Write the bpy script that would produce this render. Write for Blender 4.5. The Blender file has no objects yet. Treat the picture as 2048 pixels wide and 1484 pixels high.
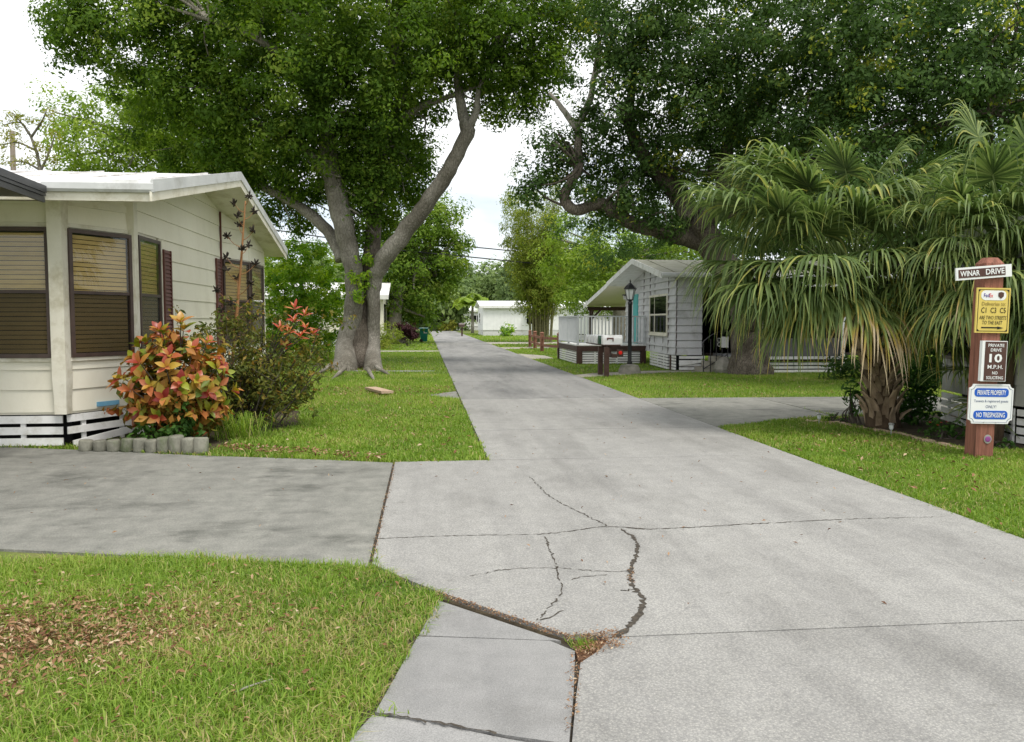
import bpy, math, random
import numpy as np
from mathutils import Vector, Matrix

random.seed(7)
rng = np.random.default_rng(11)
scn = bpy.context.scene
COL = scn.collection
R = math.radians

# ------------------------------------------------------------------ camera
CAM_H, YAW, PITCH, FPX = 1.6, R(6.045), R(3.559), 1640.0
cam_data = bpy.data.cameras.new('camera')
cam_data.sensor_width = 36.0
cam_data.lens = 36.0 * FPX / 2048.0
cam_data.clip_start = 0.05
cam_data.clip_end = 3000.0
cam = bpy.data.objects.new('camera', cam_data)
COL.objects.link(cam)
cam.location = (0, 0, CAM_H)
cam.rotation_euler = (R(90) - PITCH, 0, -YAW)
scn.camera = cam

# ------------------------------------------------------------------ sky and sun
SUN_EL, SUN_AZ = R(64), R(148)          # azimuth clockwise from +Y: high, behind and to the right
world = bpy.data.worlds.new('World')
scn.world = world
world.use_nodes = True
nt = world.node_tree
nt.nodes.clear()
def wn(t): return nt.nodes.new(t)
sky = wn('ShaderNodeTexSky'); sky.sky_type = 'NISHITA'; sky.sun_disc = False
sky.sun_elevation = SUN_EL; sky.sun_rotation = SUN_AZ
sky.air_density = 1.0; sky.dust_density = 0.6; sky.ozone_density = 2.0
bg1 = wn('ShaderNodeBackground'); bg1.inputs['Strength'].default_value = 0.11
nt.links.new(sky.outputs[0], bg1.inputs[0])
bg2 = wn('ShaderNodeBackground'); bg2.inputs['Color'].default_value = (0.97, 0.985, 1.0, 1); bg2.inputs['Strength'].default_value = 1.16
tc = wn('ShaderNodeTexCoord')
sep = wn('ShaderNodeSeparateXYZ'); nt.links.new(tc.outputs['Generated'], sep.inputs[0])
zz = wn('ShaderNodeMath'); zz.operation = 'MAXIMUM'; zz.inputs[1].default_value = 0.0
nt.links.new(sep.outputs[2], zz.inputs[0])
za = wn('ShaderNodeMath'); za.operation = 'ADD'; za.inputs[1].default_value = 0.22
nt.links.new(zz.outputs[0], za.inputs[0])
dx = wn('ShaderNodeMath'); dx.operation = 'DIVIDE'; nt.links.new(sep.outputs[0], dx.inputs[0]); nt.links.new(za.outputs[0], dx.inputs[1])
dy = wn('ShaderNodeMath'); dy.operation = 'DIVIDE'; nt.links.new(sep.outputs[1], dy.inputs[0]); nt.links.new(za.outputs[0], dy.inputs[1])
cmb = wn('ShaderNodeCombineXYZ'); nt.links.new(dx.outputs[0], cmb.inputs[0]); nt.links.new(dy.outputs[0], cmb.inputs[1])
cn = wn('ShaderNodeTexNoise'); cn.inputs['Scale'].default_value = 0.8; cn.inputs['Detail'].default_value = 5
nt.links.new(cmb.outputs[0], cn.inputs['Vector'])
cr = wn('ShaderNodeValToRGB'); cr.color_ramp.elements[0].position = 0.50; cr.color_ramp.elements[1].position = 0.72
cr.color_ramp.elements[0].color = (0.12, 0.12, 0.12, 1)
cov = wn('ShaderNodeMath'); cov.operation = 'MULTIPLY_ADD'; cov.inputs[1].default_value = 1.3; nt.links.new(zz.outputs[0], cov.inputs[0]); nt.links.new(cn.outputs['Fac'], cov.inputs[2])
nt.links.new(cov.outputs[0], cr.inputs[0])
mx = wn('ShaderNodeMixShader'); nt.links.new(cr.outputs[0], mx.inputs[0]); nt.links.new(bg1.outputs[0], mx.inputs[1]); nt.links.new(bg2.outputs[0], mx.inputs[2])
wo = wn('ShaderNodeOutputWorld'); nt.links.new(mx.outputs[0], wo.inputs[0])

sun_data = bpy.data.lights.new('sun', 'SUN')
sun_data.energy = 2.5; sun_data.angle = R(20); sun_data.color = (1.0, 0.95, 0.87)
sun = bpy.data.objects.new('sun', sun_data); COL.objects.link(sun)
sd = Vector((math.sin(SUN_AZ) * math.cos(SUN_EL), math.cos(SUN_AZ) * math.cos(SUN_EL), math.sin(SUN_EL)))
sun.rotation_euler = sd.to_track_quat('Z', 'Y').to_euler()
sun.location = sd * 60

scn.view_settings.view_transform = 'Standard'
scn.view_settings.look = 'None'
scn.view_settings.gamma = 1.0
scn.view_settings.exposure = 0.28
scn.view_settings.use_curve_mapping = False
scn.render.engine = 'CYCLES'
scn.cycles.use_denoising = True
scn.cycles.max_bounces = 6
scn.cycles.diffuse_bounces = 3
scn.cycles.transmission_bounces = 4
scn.cycles.transparent_max_bounces = 8

# ------------------------------------------------------------------ measuring helper: a picture point at a given distance along the road
_f = np.array([math.sin(YAW) * math.cos(PITCH), math.cos(YAW) * math.cos(PITCH), -math.sin(PITCH)])
_r = np.array([math.cos(YAW), -math.sin(YAW), 0.0]); _u = np.cross(_r, _f)
def at(x, y, Y):
    d = _r * (x - 1024) / FPX + _u * (742 - y) / FPX + _f
    return np.array([0, 0, CAM_H]) + d * (Y / d[1])
def gnd(x, y, z=0.0):
    d = _r * (x - 1024) / FPX + _u * (742 - y) / FPX + _f
    return np.array([0, 0, CAM_H]) + d * ((z - CAM_H) / d[2])

# ------------------------------------------------------------------ materials
def new_mat(name):
    m = bpy.data.materials.new(name); m.use_nodes = True
    m.node_tree.nodes.clear()
    return m, m.node_tree.nodes, m.node_tree.links
def ramp(N, stops):
    r = N.new('ShaderNodeValToRGB'); e = r.color_ramp.elements
    while len(e) < len(stops): e.new(0.5)
    for el, (p, c) in zip(e, stops): el.position = p; el.color = (*c, 1) if len(c) == 3 else c
    return r
def mat(name, c1, c2=None, scale=2.0, rough=0.7, bump=0.0, bscale=40.0, spec=0.3, stretch=(1, 1, 1), per_obj=0.0, metal=0.0, c3=None, scale3=0.6):
    m, N, L = new_mat(name)
    c2 = c2 or c1
    g = N.new('ShaderNodeNewGeometry')
    mp = N.new('ShaderNodeMapping'); mp.inputs['Scale'].default_value = stretch; L.new(g.outputs['Position'], mp.inputs[0])
    n = N.new('ShaderNodeTexNoise'); n.inputs['Scale'].default_value = scale; n.inputs['Detail'].default_value = 6; n.inputs['Roughness'].default_value = 0.65
    L.new(mp.outputs[0], n.inputs['Vector'])
    r = ramp(N, [(0.32, c1), (0.68, c2)]); L.new(n.outputs['Fac'], r.inputs[0])
    col = r.outputs[0]
    if c3:
        n3 = N.new('ShaderNodeTexNoise'); n3.inputs['Scale'].default_value = scale3; n3.inputs['Detail'].default_value = 8; n3.inputs['Roughness'].default_value = 0.7
        L.new(mp.outputs[0], n3.inputs['Vector'])
        r3 = ramp(N, [(0.50, (0, 0, 0)), (0.66, (1, 1, 1))]); L.new(n3.outputs['Fac'], r3.inputs[0])
        mm = N.new('ShaderNodeMix'); mm.data_type = 'RGBA'; L.new(r3.outputs[0], mm.inputs['Factor']); L.new(col, mm.inputs['A']); mm.inputs['B'].default_value = (*c3, 1)
        col = mm.outputs['Result']
    if per_obj:
        oi = N.new('ShaderNodeObjectInfo')
        mr = N.new('ShaderNodeMapRange'); mr.inputs['To Min'].default_value = 1 - per_obj; mr.inputs['To Max'].default_value = 1 + per_obj
        L.new(oi.outputs['Random'], mr.inputs['Value'])
        hs = N.new('ShaderNodeHueSaturation'); L.new(col, hs.inputs['Color']); L.new(mr.outputs[0], hs.inputs['Value'])
        col = hs.outputs[0]
    b = N.new('ShaderNodeBsdfPrincipled'); L.new(col, b.inputs['Base Color'])
    b.inputs['Roughness'].default_value = rough; b.inputs['Specular IOR Level'].default_value = spec; b.inputs['Metallic'].default_value = metal
    if bump:
        n2 = N.new('ShaderNodeTexNoise'); n2.inputs['Scale'].default_value = bscale; n2.inputs['Detail'].default_value = 5
        L.new(mp.outputs[0], n2.inputs['Vector'])
        bp = N.new('ShaderNodeBump'); bp.inputs['Strength'].default_value = bump; bp.inputs['Distance'].default_value = 0.02
        L.new(n2.outputs['Fac'], bp.inputs['Height']); L.new(bp.outputs[0], b.inputs['Normal'])
    o = N.new('ShaderNodeOutputMaterial'); L.new(b.outputs[0], o.inputs[0])
    return m
def concrete(name, c1, c2, stain, speck=0.5, stain_scale=0.5, stain_lo=0.5, sx=(1, 1, 1)):
    m, N, L = new_mat(name)
    g = N.new('ShaderNodeNewGeometry')
    def noise(sc, det=8, ro=0.65, st=(1, 1, 1)):
        mp = N.new('ShaderNodeMapping'); mp.inputs['Scale'].default_value = st; L.new(g.outputs['Position'], mp.inputs[0])
        n = N.new('ShaderNodeTexNoise'); n.inputs['Scale'].default_value = sc; n.inputs['Detail'].default_value = det; n.inputs['Roughness'].default_value = ro
        L.new(mp.outputs[0], n.inputs['Vector']); return n
    base = ramp(N, [(0.3, c1), (0.7, c2)]); L.new(noise(5.0).outputs['Fac'], base.inputs[0])
    st = ramp(N, [(stain_lo, (0, 0, 0)), (stain_lo + 0.2, (1, 1, 1))]); L.new(noise(stain_scale, 9, 0.7, sx).outputs['Fac'], st.inputs[0])
    mm = N.new('ShaderNodeMix'); mm.data_type = 'RGBA'; L.new(st.outputs[0], mm.inputs['Factor']); L.new(base.outputs[0], mm.inputs['A']); mm.inputs['B'].default_value = (*stain, 1)
    v = N.new('ShaderNodeTexVoronoi'); v.inputs['Scale'].default_value = 75; L.new(g.outputs['Position'], v.inputs['Vector'])
    sp = ramp(N, [(0.0, (1.55, 1.5, 1.42)), (0.28, (1.08, 1.08, 1.07)), (0.75, (0.82, 0.82, 0.83))]); L.new(v.outputs['Distance'], sp.inputs[0])
    v2 = N.new('ShaderNodeTexNoise'); v2.inputs['Scale'].default_value = 170; v2.inputs['Detail'].default_value = 2; L.new(g.outputs['Position'], v2.inputs['Vector'])
    sp2 = ramp(N, [(0.35, (0.72, 0.72, 0.72)), (0.62, (1.16, 1.16, 1.15))]); L.new(v2.outputs['Fac'], sp2.inputs[0])
    m1 = N.new('ShaderNodeMix'); m1.data_type = 'RGBA'; m1.blend_type = 'MULTIPLY'; m1.inputs['Factor'].default_value = speck
    L.new(mm.outputs['Result'], m1.inputs['A']); L.new(sp.outputs[0], m1.inputs['B'])
    m2 = N.new('ShaderNodeMix'); m2.data_type = 'RGBA'; m2.blend_type = 'MULTIPLY'; m2.inputs['Factor'].default_value = 0.7
    L.new(m1.outputs['Result'], m2.inputs['A']); L.new(sp2.outputs[0], m2.inputs['B'])
    # worn wheel lanes and drips, each slab a touch different
    lane = ramp(N, [(0.40, (0.93, 0.93, 0.93)), (0.60, (1.05, 1.05, 1.045))]); L.new(noise(1.0, 5, 0.6, (2.6, 0.13, 1)).outputs['Fac'], lane.inputs[0])
    drip = ramp(N, [(0.66, (1, 1, 1)), (0.74, (0.66, 0.66, 0.65))]); L.new(noise(3.2, 4, 0.6).outputs['Fac'], drip.inputs[0])
    oi = N.new('ShaderNodeObjectInfo'); mr = N.new('ShaderNodeMapRange'); mr.inputs['To Min'].default_value = 0.93; mr.inputs['To Max'].default_value = 1.07; L.new(oi.outputs['Random'], mr.inputs['Value'])
    m3 = N.new('ShaderNodeMix'); m3.data_type = 'RGBA'; m3.blend_type = 'MULTIPLY'; m3.inputs['Factor'].default_value = 1.0; L.new(m2.outputs['Result'], m3.inputs['A']); L.new(lane.outputs[0], m3.inputs['B'])
    m4 = N.new('ShaderNodeMix'); m4.data_type = 'RGBA'; m4.blend_type = 'MULTIPLY'; m4.inputs['Factor'].default_value = 0.8; L.new(m3.outputs['Result'], m4.inputs['A']); L.new(drip.outputs[0], m4.inputs['B'])
    hv = N.new('ShaderNodeHueSaturation'); L.new(m4.outputs['Result'], hv.inputs['Color']); L.new(mr.outputs[0], hv.inputs['Value'])
    b = N.new('ShaderNodeBsdfPrincipled'); L.new(hv.outputs[0], b.inputs['Base Color']); b.inputs['Roughness'].default_value = 0.85; b.inputs['Specular IOR Level'].default_value = 0.2
    bp = N.new('ShaderNodeBump'); bp.inputs['Strength'].default_value = 0.35; bp.inputs['Distance'].default_value = 0.004
    L.new(v.outputs['Distance'], bp.inputs['Height']); L.new(bp.outputs[0], b.inputs['Normal'])
    o = N.new('ShaderNodeOutputMaterial'); L.new(b.outputs[0], o.inputs[0])
    return m
def leafmat(name, stops, trans=0.35, rough=0.6, by_object=False, spec=0.18, clump=0.0):
    """leaf hues picked per leaf from the ramp; light passes through the blade"""
    m, N, L = new_mat(name)
    if by_object:
        s = N.new('ShaderNodeObjectInfo'); fac = s.outputs['Random']
    else:
        s = N.new('ShaderNodeAttribute'); s.attribute_name = 'r'; fac = s.outputs['Fac']
    r = ramp(N, stops); L.new(fac, r.inputs[0])
    b = N.new('ShaderNodeBsdfPrincipled'); L.new(r.outputs[0], b.inputs['Base Color']); b.inputs['Roughness'].default_value = rough; b.inputs['Specular IOR Level'].default_value = spec
    t = N.new('ShaderNodeBsdfTranslucent')
    hs = N.new('ShaderNodeHueSaturation'); hs.inputs['Saturation'].default_value = 1.1; hs.inputs['Value'].default_value = 1.3; L.new(r.outputs[0], hs.inputs['Color']); L.new(hs.outputs[0], t.inputs[0])
    ms = N.new('ShaderNodeMixShader'); ms.inputs[0].default_value = trans; L.new(b.outputs[0], ms.inputs[1]); L.new(t.outputs[0], ms.inputs[2])
    o = N.new('ShaderNodeOutputMaterial'); L.new(ms.outputs[0], o.inputs[0])
    return m
def glassmat(name, tint=(0.8, 0.85, 0.85), body=0.0, bodycol=(0.02, 0.02, 0.02), rough=0.02, ior=1.5):
    m, N, L = new_mat(name)
    tr = N.new('ShaderNodeBsdfTransparent'); tr.inputs[0].default_value = (*tint, 1)
    base = tr.outputs[0]
    if body:
        df = N.new('ShaderNodeBsdfDiffuse'); df.inputs[0].default_value = (*bodycol, 1)
        m0 = N.new('ShaderNodeMixShader'); m0.inputs[0].default_value = body; L.new(tr.outputs[0], m0.inputs[1]); L.new(df.outputs[0], m0.inputs[2]); base = m0.outputs[0]
    gl = N.new('ShaderNodeBsdfGlossy'); gl.inputs['Roughness'].default_value = rough
    fr = N.new('ShaderNodeFresnel'); gg = N.new('ShaderNodeNewGeometry'); io = N.new('ShaderNodeMath'); io.operation = 'MULTIPLY_ADD'; io.inputs[1].default_value = 1 / ior - ior; io.inputs[2].default_value = ior
    L.new(gg.outputs['Backfacing'], io.inputs[0]); L.new(io.outputs[0], fr.inputs[0])
    m1 = N.new('ShaderNodeMixShader'); L.new(fr.outputs[0], m1.inputs[0]); L.new(base, m1.inputs[1]); L.new(gl.outputs[0], m1.inputs[2])
    o = N.new('ShaderNodeOutputMaterial'); L.new(m1.outputs[0], o.inputs[0])
    return m

def barkmat(name, furrow, mid, high, sc, zs_):
    m, N, L = new_mat(name)
    g = N.new('ShaderNodeNewGeometry'); mp = N.new('ShaderNodeMapping'); mp.inputs['Scale'].default_value = (1, 1, zs_); L.new(g.outputs['Position'], mp.inputs[0])
    w = N.new('ShaderNodeTexNoise'); w.inputs['Scale'].default_value = 4; w.inputs['Detail'].default_value = 4; L.new(mp.outputs[0], w.inputs['Vector'])
    ad = N.new('ShaderNodeMix'); ad.data_type = 'RGBA'; ad.inputs['Factor'].default_value = 0.22; L.new(mp.outputs[0], ad.inputs['A']); L.new(w.outputs['Color'], ad.inputs['B'])
    v = N.new('ShaderNodeTexVoronoi'); v.feature = 'DISTANCE_TO_EDGE'; v.inputs['Scale'].default_value = sc; L.new(ad.outputs['Result'], v.inputs['Vector'])
    n = N.new('ShaderNodeTexNoise'); n.inputs['Scale'].default_value = 2.2; n.inputs['Detail'].default_value = 9; n.inputs['Roughness'].default_value = 0.72; L.new(g.outputs['Position'], n.inputs['Vector'])
    r = ramp(N, [(0.33, mid), (0.66, high)]); L.new(n.outputs['Fac'], r.inputs[0])
    f = ramp(N, [(0.0, (0.75, 0.75, 0.75)), (0.11, (0, 0, 0))]); L.new(v.outputs['Distance'], f.inputs[0])
    mm = N.new('ShaderNodeMix'); mm.data_type = 'RGBA'; L.new(f.outputs[0], mm.inputs['Factor']); L.new(r.outputs[0], mm.inputs['A']); mm.inputs['B'].default_value = (*furrow, 1)
    n2 = N.new('ShaderNodeTexNoise'); n2.inputs['Scale'].default_value = 0.9; n2.inputs['Detail'].default_value = 7; L.new(g.outputs['Position'], n2.inputs['Vector'])
    r2 = ramp(N, [(0.40, (0.55, 0.54, 0.50)), (0.62, (1.08, 1.08, 1.08))]); L.new(n2.outputs['Fac'], r2.inputs[0])
    m2 = N.new('ShaderNodeMix'); m2.data_type = 'RGBA'; m2.blend_type = 'MULTIPLY'; m2.inputs['Factor'].default_value = 0.9; L.new(mm.outputs['Result'], m2.inputs['A']); L.new(r2.outputs[0], m2.inputs['B'])
    b = N.new('ShaderNodeBsdfPrincipled'); L.new(m2.outputs['Result'], b.inputs['Base Color']); b.inputs['Roughness'].default_value = 0.92; b.inputs['Specular IOR Level'].default_value = 0.15
    bp = N.new('ShaderNodeBump'); bp.inputs['Strength'].default_value = 0.9; bp.inputs['Distance'].default_value = 0.05; L.new(v.outputs['Distance'], bp.inputs['Height'])
    bp2 = N.new('ShaderNodeBump'); bp2.inputs['Strength'].default_value = 0.8; bp2.inputs['Distance'].default_value = 0.06; L.new(n.outputs['Fac'], bp2.inputs['Height']); L.new(bp.outputs[0], bp2.inputs['Normal']); L.new(bp2.outputs[0], b.inputs['Normal'])
    o = N.new('ShaderNodeOutputMaterial'); L.new(b.outputs[0], o.inputs[0]); return m
MT = {}
MT['soil'] = mat('soil', (0.030, 0.023, 0.014), (0.075, 0.058, 0.032), 6, 0.95, 0.6, 60)
MT['lawn'] = mat('lawn_soil', (0.075, 0.115, 0.020), (0.15, 0.185, 0.042), 1.2, 0.95, 0.5, 50, c3=(0.17, 0.145, 0.065), scale3=0.5)
MT['road'] = concrete('road_concrete', (0.262, 0.259, 0.248), (0.315, 0.311, 0.299), (0.21, 0.207, 0.198), 0.95, 0.8, 0.48, (1.2, 0.5, 1))
MT['road_far'] = concrete('road_concrete_shaded', (0.225, 0.223, 0.217), (0.28, 0.277, 0.268), (0.15, 0.15, 0.148), 0.5, 0.5, 0.46, (1.5, 0.35, 1))  # darker copy: canopy shade over the far road put into the concrete colour
MT['drive'] = concrete('driveway_concrete', (0.175, 0.177, 0.160), (0.265, 0.262, 0.238), (0.085, 0.087, 0.077), 0.7, 1.3, 0.52, (0.8, 1.2, 1))
MT['walk'] = concrete('walk_concrete', (0.235, 0.235, 0.232), (0.29, 0.287, 0.284), (0.185, 0.183, 0.177), 0.2, 0.9, 0.52)
MT['path'] = concrete('path_concrete', (0.31, 0.29, 0.245), (0.40, 0.375, 0.32), (0.24, 0.22, 0.18), 0.25, 0.9, 0.5)
MT['crack'] = mat('crack_dirt', (0.032, 0.028, 0.023), (0.085, 0.072, 0.056), 30, 0.95)
MT['debris'] = mat('joint_debris', (0.085, 0.045, 0.025), (0.17, 0.09, 0.05), 40, 0.95, 0.8, 90)
MT['cream'] = mat('cream_siding', (0.76, 0.725, 0.605), (0.83, 0.80, 0.685), 2.2, 0.6, 0.08, 30, per_obj=0.03, stretch=(1, 1, 0.6), c3=(0.70, 0.665, 0.55), scale3=1.1)
MT['cream_dirty'] = mat('cream_trim', (0.68, 0.65, 0.545), (0.76, 0.73, 0.63), 4, 0.6, 0.1, 30, c3=(0.52, 0.48, 0.36), scale3=2.2)
MT['gutter'] = mat('pale_metal', (0.54, 0.55, 0.55), (0.66, 0.67, 0.665), 3, 0.4, 0.03, 20, spec=0.5, c3=(0.42, 0.42, 0.40), scale3=2.0)
MT['roofwhite'] = mat('white_roof_coating', (0.62, 0.61, 0.60), (0.80, 0.79, 0.79), 1.6, 0.5, 0.15, 14, stretch=(0.4, 1.6, 1), c3=(0.48, 0.46, 0.45), scale3=1.2)
MT['roofmoss'] = mat('mossy_roof', (0.30, 0.30, 0.22), (0.45, 0.44, 0.36), 2, 0.7, 0.1, 14, c3=(0.22, 0.22, 0.14), scale3=1.0)
MT['white'] = mat('white_paint', (0.74, 0.74, 0.73), (0.82, 0.82, 0.81), 5, 0.5, 0.05, 30, per_obj=0.04, c3=(0.60, 0.59, 0.55), scale3=3.5)
MT['whitewall'] = mat('white_wall', (0.74, 0.75, 0.75), (0.82, 0.83, 0.83), 2, 0.5, 0.0)
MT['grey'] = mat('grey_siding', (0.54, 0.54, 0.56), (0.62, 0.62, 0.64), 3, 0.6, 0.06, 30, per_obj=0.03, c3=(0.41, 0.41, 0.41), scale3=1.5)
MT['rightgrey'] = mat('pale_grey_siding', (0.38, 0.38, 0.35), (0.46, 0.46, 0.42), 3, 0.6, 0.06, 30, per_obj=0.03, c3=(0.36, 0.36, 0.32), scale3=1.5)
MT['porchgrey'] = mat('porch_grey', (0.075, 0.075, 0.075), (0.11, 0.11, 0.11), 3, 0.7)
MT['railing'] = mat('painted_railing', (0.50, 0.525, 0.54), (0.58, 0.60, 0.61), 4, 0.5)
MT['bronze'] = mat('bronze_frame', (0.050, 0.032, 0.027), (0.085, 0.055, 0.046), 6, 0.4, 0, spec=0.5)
MT['shutter'] = mat('maroon_shutter', (0.105, 0.038, 0.030), (0.145, 0.058, 0.046), 6, 0.5, 0)
MT['blind'] = mat('wood_blind', (0.46, 0.315, 0.115), (0.55, 0.39, 0.155), 5, 0.5, 0, stretch=(1, 1, 6), per_obj=0.08)
MT['dark'] = mat('shade_black', (0.012, 0.012, 0.012), (0.02, 0.02, 0.02), 3, 0.9)  # near-black colour stands in for unlit rooms and the shade under floors
MT['darkroof'] = mat('dark_awning_metal', (0.030, 0.031, 0.034), (0.050, 0.050, 0.054), 3, 0.4, 0, spec=0.5)
MT['glass'] = glassmat('window_glass', (0.97, 0.98, 0.97))
MT['screen'] = glassmat('screened_glass', (0.86, 0.86, 0.84), 0.24, (0.030, 0.027, 0.022), 0.3, 1.25)
MT['darkglass'] = glassmat('dark_glass', (0.3, 0.32, 0.32), 0.6, (0.012, 0.013, 0.014), 0.03, 1.16)
MT['brownwood'] = mat('brown_painted_wood', (0.045, 0.024, 0.018), (0.080, 0.044, 0.034), 6, 0.6, 0.15, 40)
MT['redwood'] = mat('red_stained_wood', (0.26, 0.085, 0.052), (0.37, 0.135, 0.085), 5, 0.65, 0.25, 50, stretch=(6, 6, 0.8), c3=(0.20, 0.07, 0.045), scale3=2.5)
MT['fencewood'] = mat('rust_red_wood', (0.19, 0.085, 0.055), (0.27, 0.125, 0.085), 4, 0.7, 0.1, 40)
MT['black'] = mat('black_metal', (0.010, 0.010, 0.011), (0.018, 0.018, 0.019), 6, 0.4, 0, spec=0.5)
MT['teal'] = mat('teal_paint', (0.055, 0.36, 0.36), (0.07, 0.42, 0.42), 3, 0.5)
MT['binGreen'] = mat('bin_plastic', (0.010, 0.20, 0.155), (0.015, 0.25, 0.195), 3, 0.45)
MT['bark_plain'] = mat('grey_bark', (0.22, 0.20, 0.165), (0.40, 0.37, 0.315), 9, 0.9, 1.0, 30, stretch=(1, 1, 0.6), c3=(0.11, 0.098, 0.078), scale3=1.6)
MT['oakbark_old'] = mat('oak_bark', (0.10, 0.085, 0.068), (0.24, 0.205, 0.17), 7, 0.95, 1.0, 22, stretch=(1, 1, 0.4), c3=(0.05, 0.042, 0.034), scale3=1.2)
MT['bark'] = barkmat('grey_bark', (0.14, 0.13, 0.108), (0.225, 0.205, 0.172), (0.38, 0.355, 0.31), 15, 0.45)
MT['oakbark'] = barkmat('oak_bark', (0.040, 0.033, 0.026), (0.125, 0.105, 0.085), (0.22, 0.19, 0.155), 20, 0.25)
MT['deadwood'] = mat('bare_limb', (0.24, 0.22, 0.19), (0.36, 0.33, 0.29), 4, 0.9, 0.5, 20)
MT['twig'] = mat('dark_twig', (0.045, 0.036, 0.028), (0.10, 0.085, 0.068), 8, 0.9)
MT['boot'] = mat('palm_boot', (0.20, 0.14, 0.085), (0.42, 0.32, 0.22), 7, 0.9, 0.6, 40, per_obj=0.3, stretch=(1, 1, 0.4))
MT['fiber'] = mat('palm_fiber', (0.045, 0.03, 0.018), (0.11, 0.075, 0.045), 12, 0.95, 0.8, 60, stretch=(1, 1, 0.3))
MT['log'] = mat('weathered_log', (0.125, 0.125, 0.10), (0.25, 0.245, 0.20), 7, 0.9, 0.6, 40, stretch=(1, 1, 0.5), per_obj=0.12, c3=(0.10, 0.125, 0.06), scale3=3.0)
MT['stone'] = mat('stone', (0.21, 0.20, 0.17), (0.34, 0.32, 0.28), 5, 0.9, 0.6, 25, c3=(0.15, 0.16, 0.11), scale3=3)
MT['edging'] = mat('bed_edging', (0.36, 0.25, 0.17), (0.50, 0.38, 0.28), 6, 0.9, 0.4, 40, per_obj=0.15)
MT['wire'] = mat('wire', (0.03, 0.03, 0.035))
MT['polewood'] = mat('pole_wood', (0.15, 0.125, 0.10), (0.23, 0.20, 0.165), 3, 0.9, 0.3, 30, stretch=(4, 4, 0.5))
MT['stalk'] = mat('dry_stalk', (0.26, 0.125, 0.048), (0.36, 0.19, 0.085), 6, 0.8)
MT['seed'] = mat('dark_seed', (0.020, 0.016, 0.012), (0.05, 0.04, 0.03), 10, 0.9)
MT['postwood'] = mat('weathered_red_post', (0.19, 0.075, 0.05), (0.35, 0.15, 0.105), 6, 0.75, 0.4, 60, stretch=(9, 9, 0.5), c3=(0.13, 0.055, 0.038), scale3=1.6)
MT['signyellow'] = mat('yellow_sign', (0.66, 0.51, 0.125), (0.71, 0.55, 0.15), 4, 0.45)
MT['signwhite'] = mat('white_sign', (0.78, 0.79, 0.80), (0.83, 0.84, 0.85), 4, 0.4)
MT['signbrown'] = mat('brown_sign', (0.075, 0.036, 0.030), (0.10, 0.05, 0.042), 6, 0.5)
MT['signblue'] = mat('blue_sign', (0.018, 0.10, 0.50), (0.022, 0.12, 0.55), 6, 0.4)
MT['ink'] = mat('black_ink', (0.012, 0.012, 0.012), rough=0.5)
MT['inkblue'] = mat('slate_ink', (0.05, 0.085, 0.20), rough=0.5)
MT['inkpurple'] = mat('purple_ink', (0.06, 0.02, 0.26), rough=0.5)
MT['inkorange'] = mat('red_ink', (0.70, 0.06, 0.06), rough=0.5)
MT['inkolive'] = mat('olive_ink', (0.26, 0.19, 0.05), rough=0.5)
MT['red'] = mat('red_reflector', (0.62, 0.02, 0.015), rough=0.3)
MT['purple'] = mat('purple_reflector', (0.26, 0.07, 0.25), rough=0.3)
MT['steel'] = mat('dull_steel', (0.42, 0.42, 0.42), (0.52, 0.52, 0.52), 8, 0.35, 0, metal=0.6)
MT['frost'] = mat('frosted_plastic', (0.62, 0.64, 0.64), rough=0.3)
MT['sticker'] = mat('blue_sticker', (0.14, 0.36, 0.56), (0.20, 0.44, 0.62), 8, 0.5)
MT['mailgreen'] = mat('green_mailbox', (0.012, 0.06, 0.035), rough=0.4)
MT['porchscreen'] = glassmat('porch_screen', (0.5, 0.5, 0.5), 0.6, (0.02, 0.02, 0.02), 0.4, 1.2)

# foliage palettes
MT['leafA'] = leafmat('broad_tree_leaf', [(0.0, (0.040, 0.085, 0.010)), (0.4, (0.095, 0.175, 0.020)), (0.75, (0.18, 0.275, 0.034)), (1.0, (0.30, 0.38, 0.07))], 0.46)
MT['leafB'] = leafmat('oak_leaf', [(0.0, (0.028, 0.062, 0.014)), (0.5, (0.066, 0.125, 0.030)), (0.88, (0.12, 0.195, 0.046)), (0.93, (0.30, 0.35, 0.04)), (1.0, (0.42, 0.45, 0.065))], 0.42)
MT['leafC'] = leafmat('bright_leaf', [(0.0, (0.12, 0.20, 0.025)), (0.5, (0.23, 0.34, 0.045)), (1.0, (0.37, 0.46, 0.09))], 0.42)
MT['leafHedge'] = leafmat('hedge_leaf', [(0.0, (0.08, 0.19, 0.014)), (0.5, (0.21, 0.37, 0.03)), (1.0, (0.45, 0.56, 0.06))], 0.45)
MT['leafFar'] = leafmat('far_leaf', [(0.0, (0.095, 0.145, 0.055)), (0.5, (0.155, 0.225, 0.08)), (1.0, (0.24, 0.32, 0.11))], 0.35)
MT['leafBamboo'] = leafmat('bamboo_leaf', [(0.0, (0.10, 0.155, 0.018)), (0.5, (0.20, 0.265, 0.036)), (1.0, (0.34, 0.37, 0.07))], 0.42)
MT['culm'] = mat('bamboo_culm', (0.12, 0.13, 0.05), (0.25, 0.23, 0.12), 3, 0.5, stretch=(1, 1, 3))
MT['leafYellow'] = leafmat('yellowing_leaf', [(0.0, (0.20, 0.24, 0.035)), (1.0, (0.38, 0.36, 0.07))], 0.45)
MT['leafDull'] = leafmat('dull_croton_leaf', [(0.0, (0.055, 0.085, 0.018)), (0.45, (0.115, 0.14, 0.028)), (0.8, (0.22, 0.19, 0.035)), (1.0, (0.32, 0.19, 0.045))], 0.35)
MT['leafLow'] = leafmat('low_plant_leaf', [(0.0, (0.025, 0.075, 0.012)), (1.0, (0.085, 0.18, 0.03))], 0.35)
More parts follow.
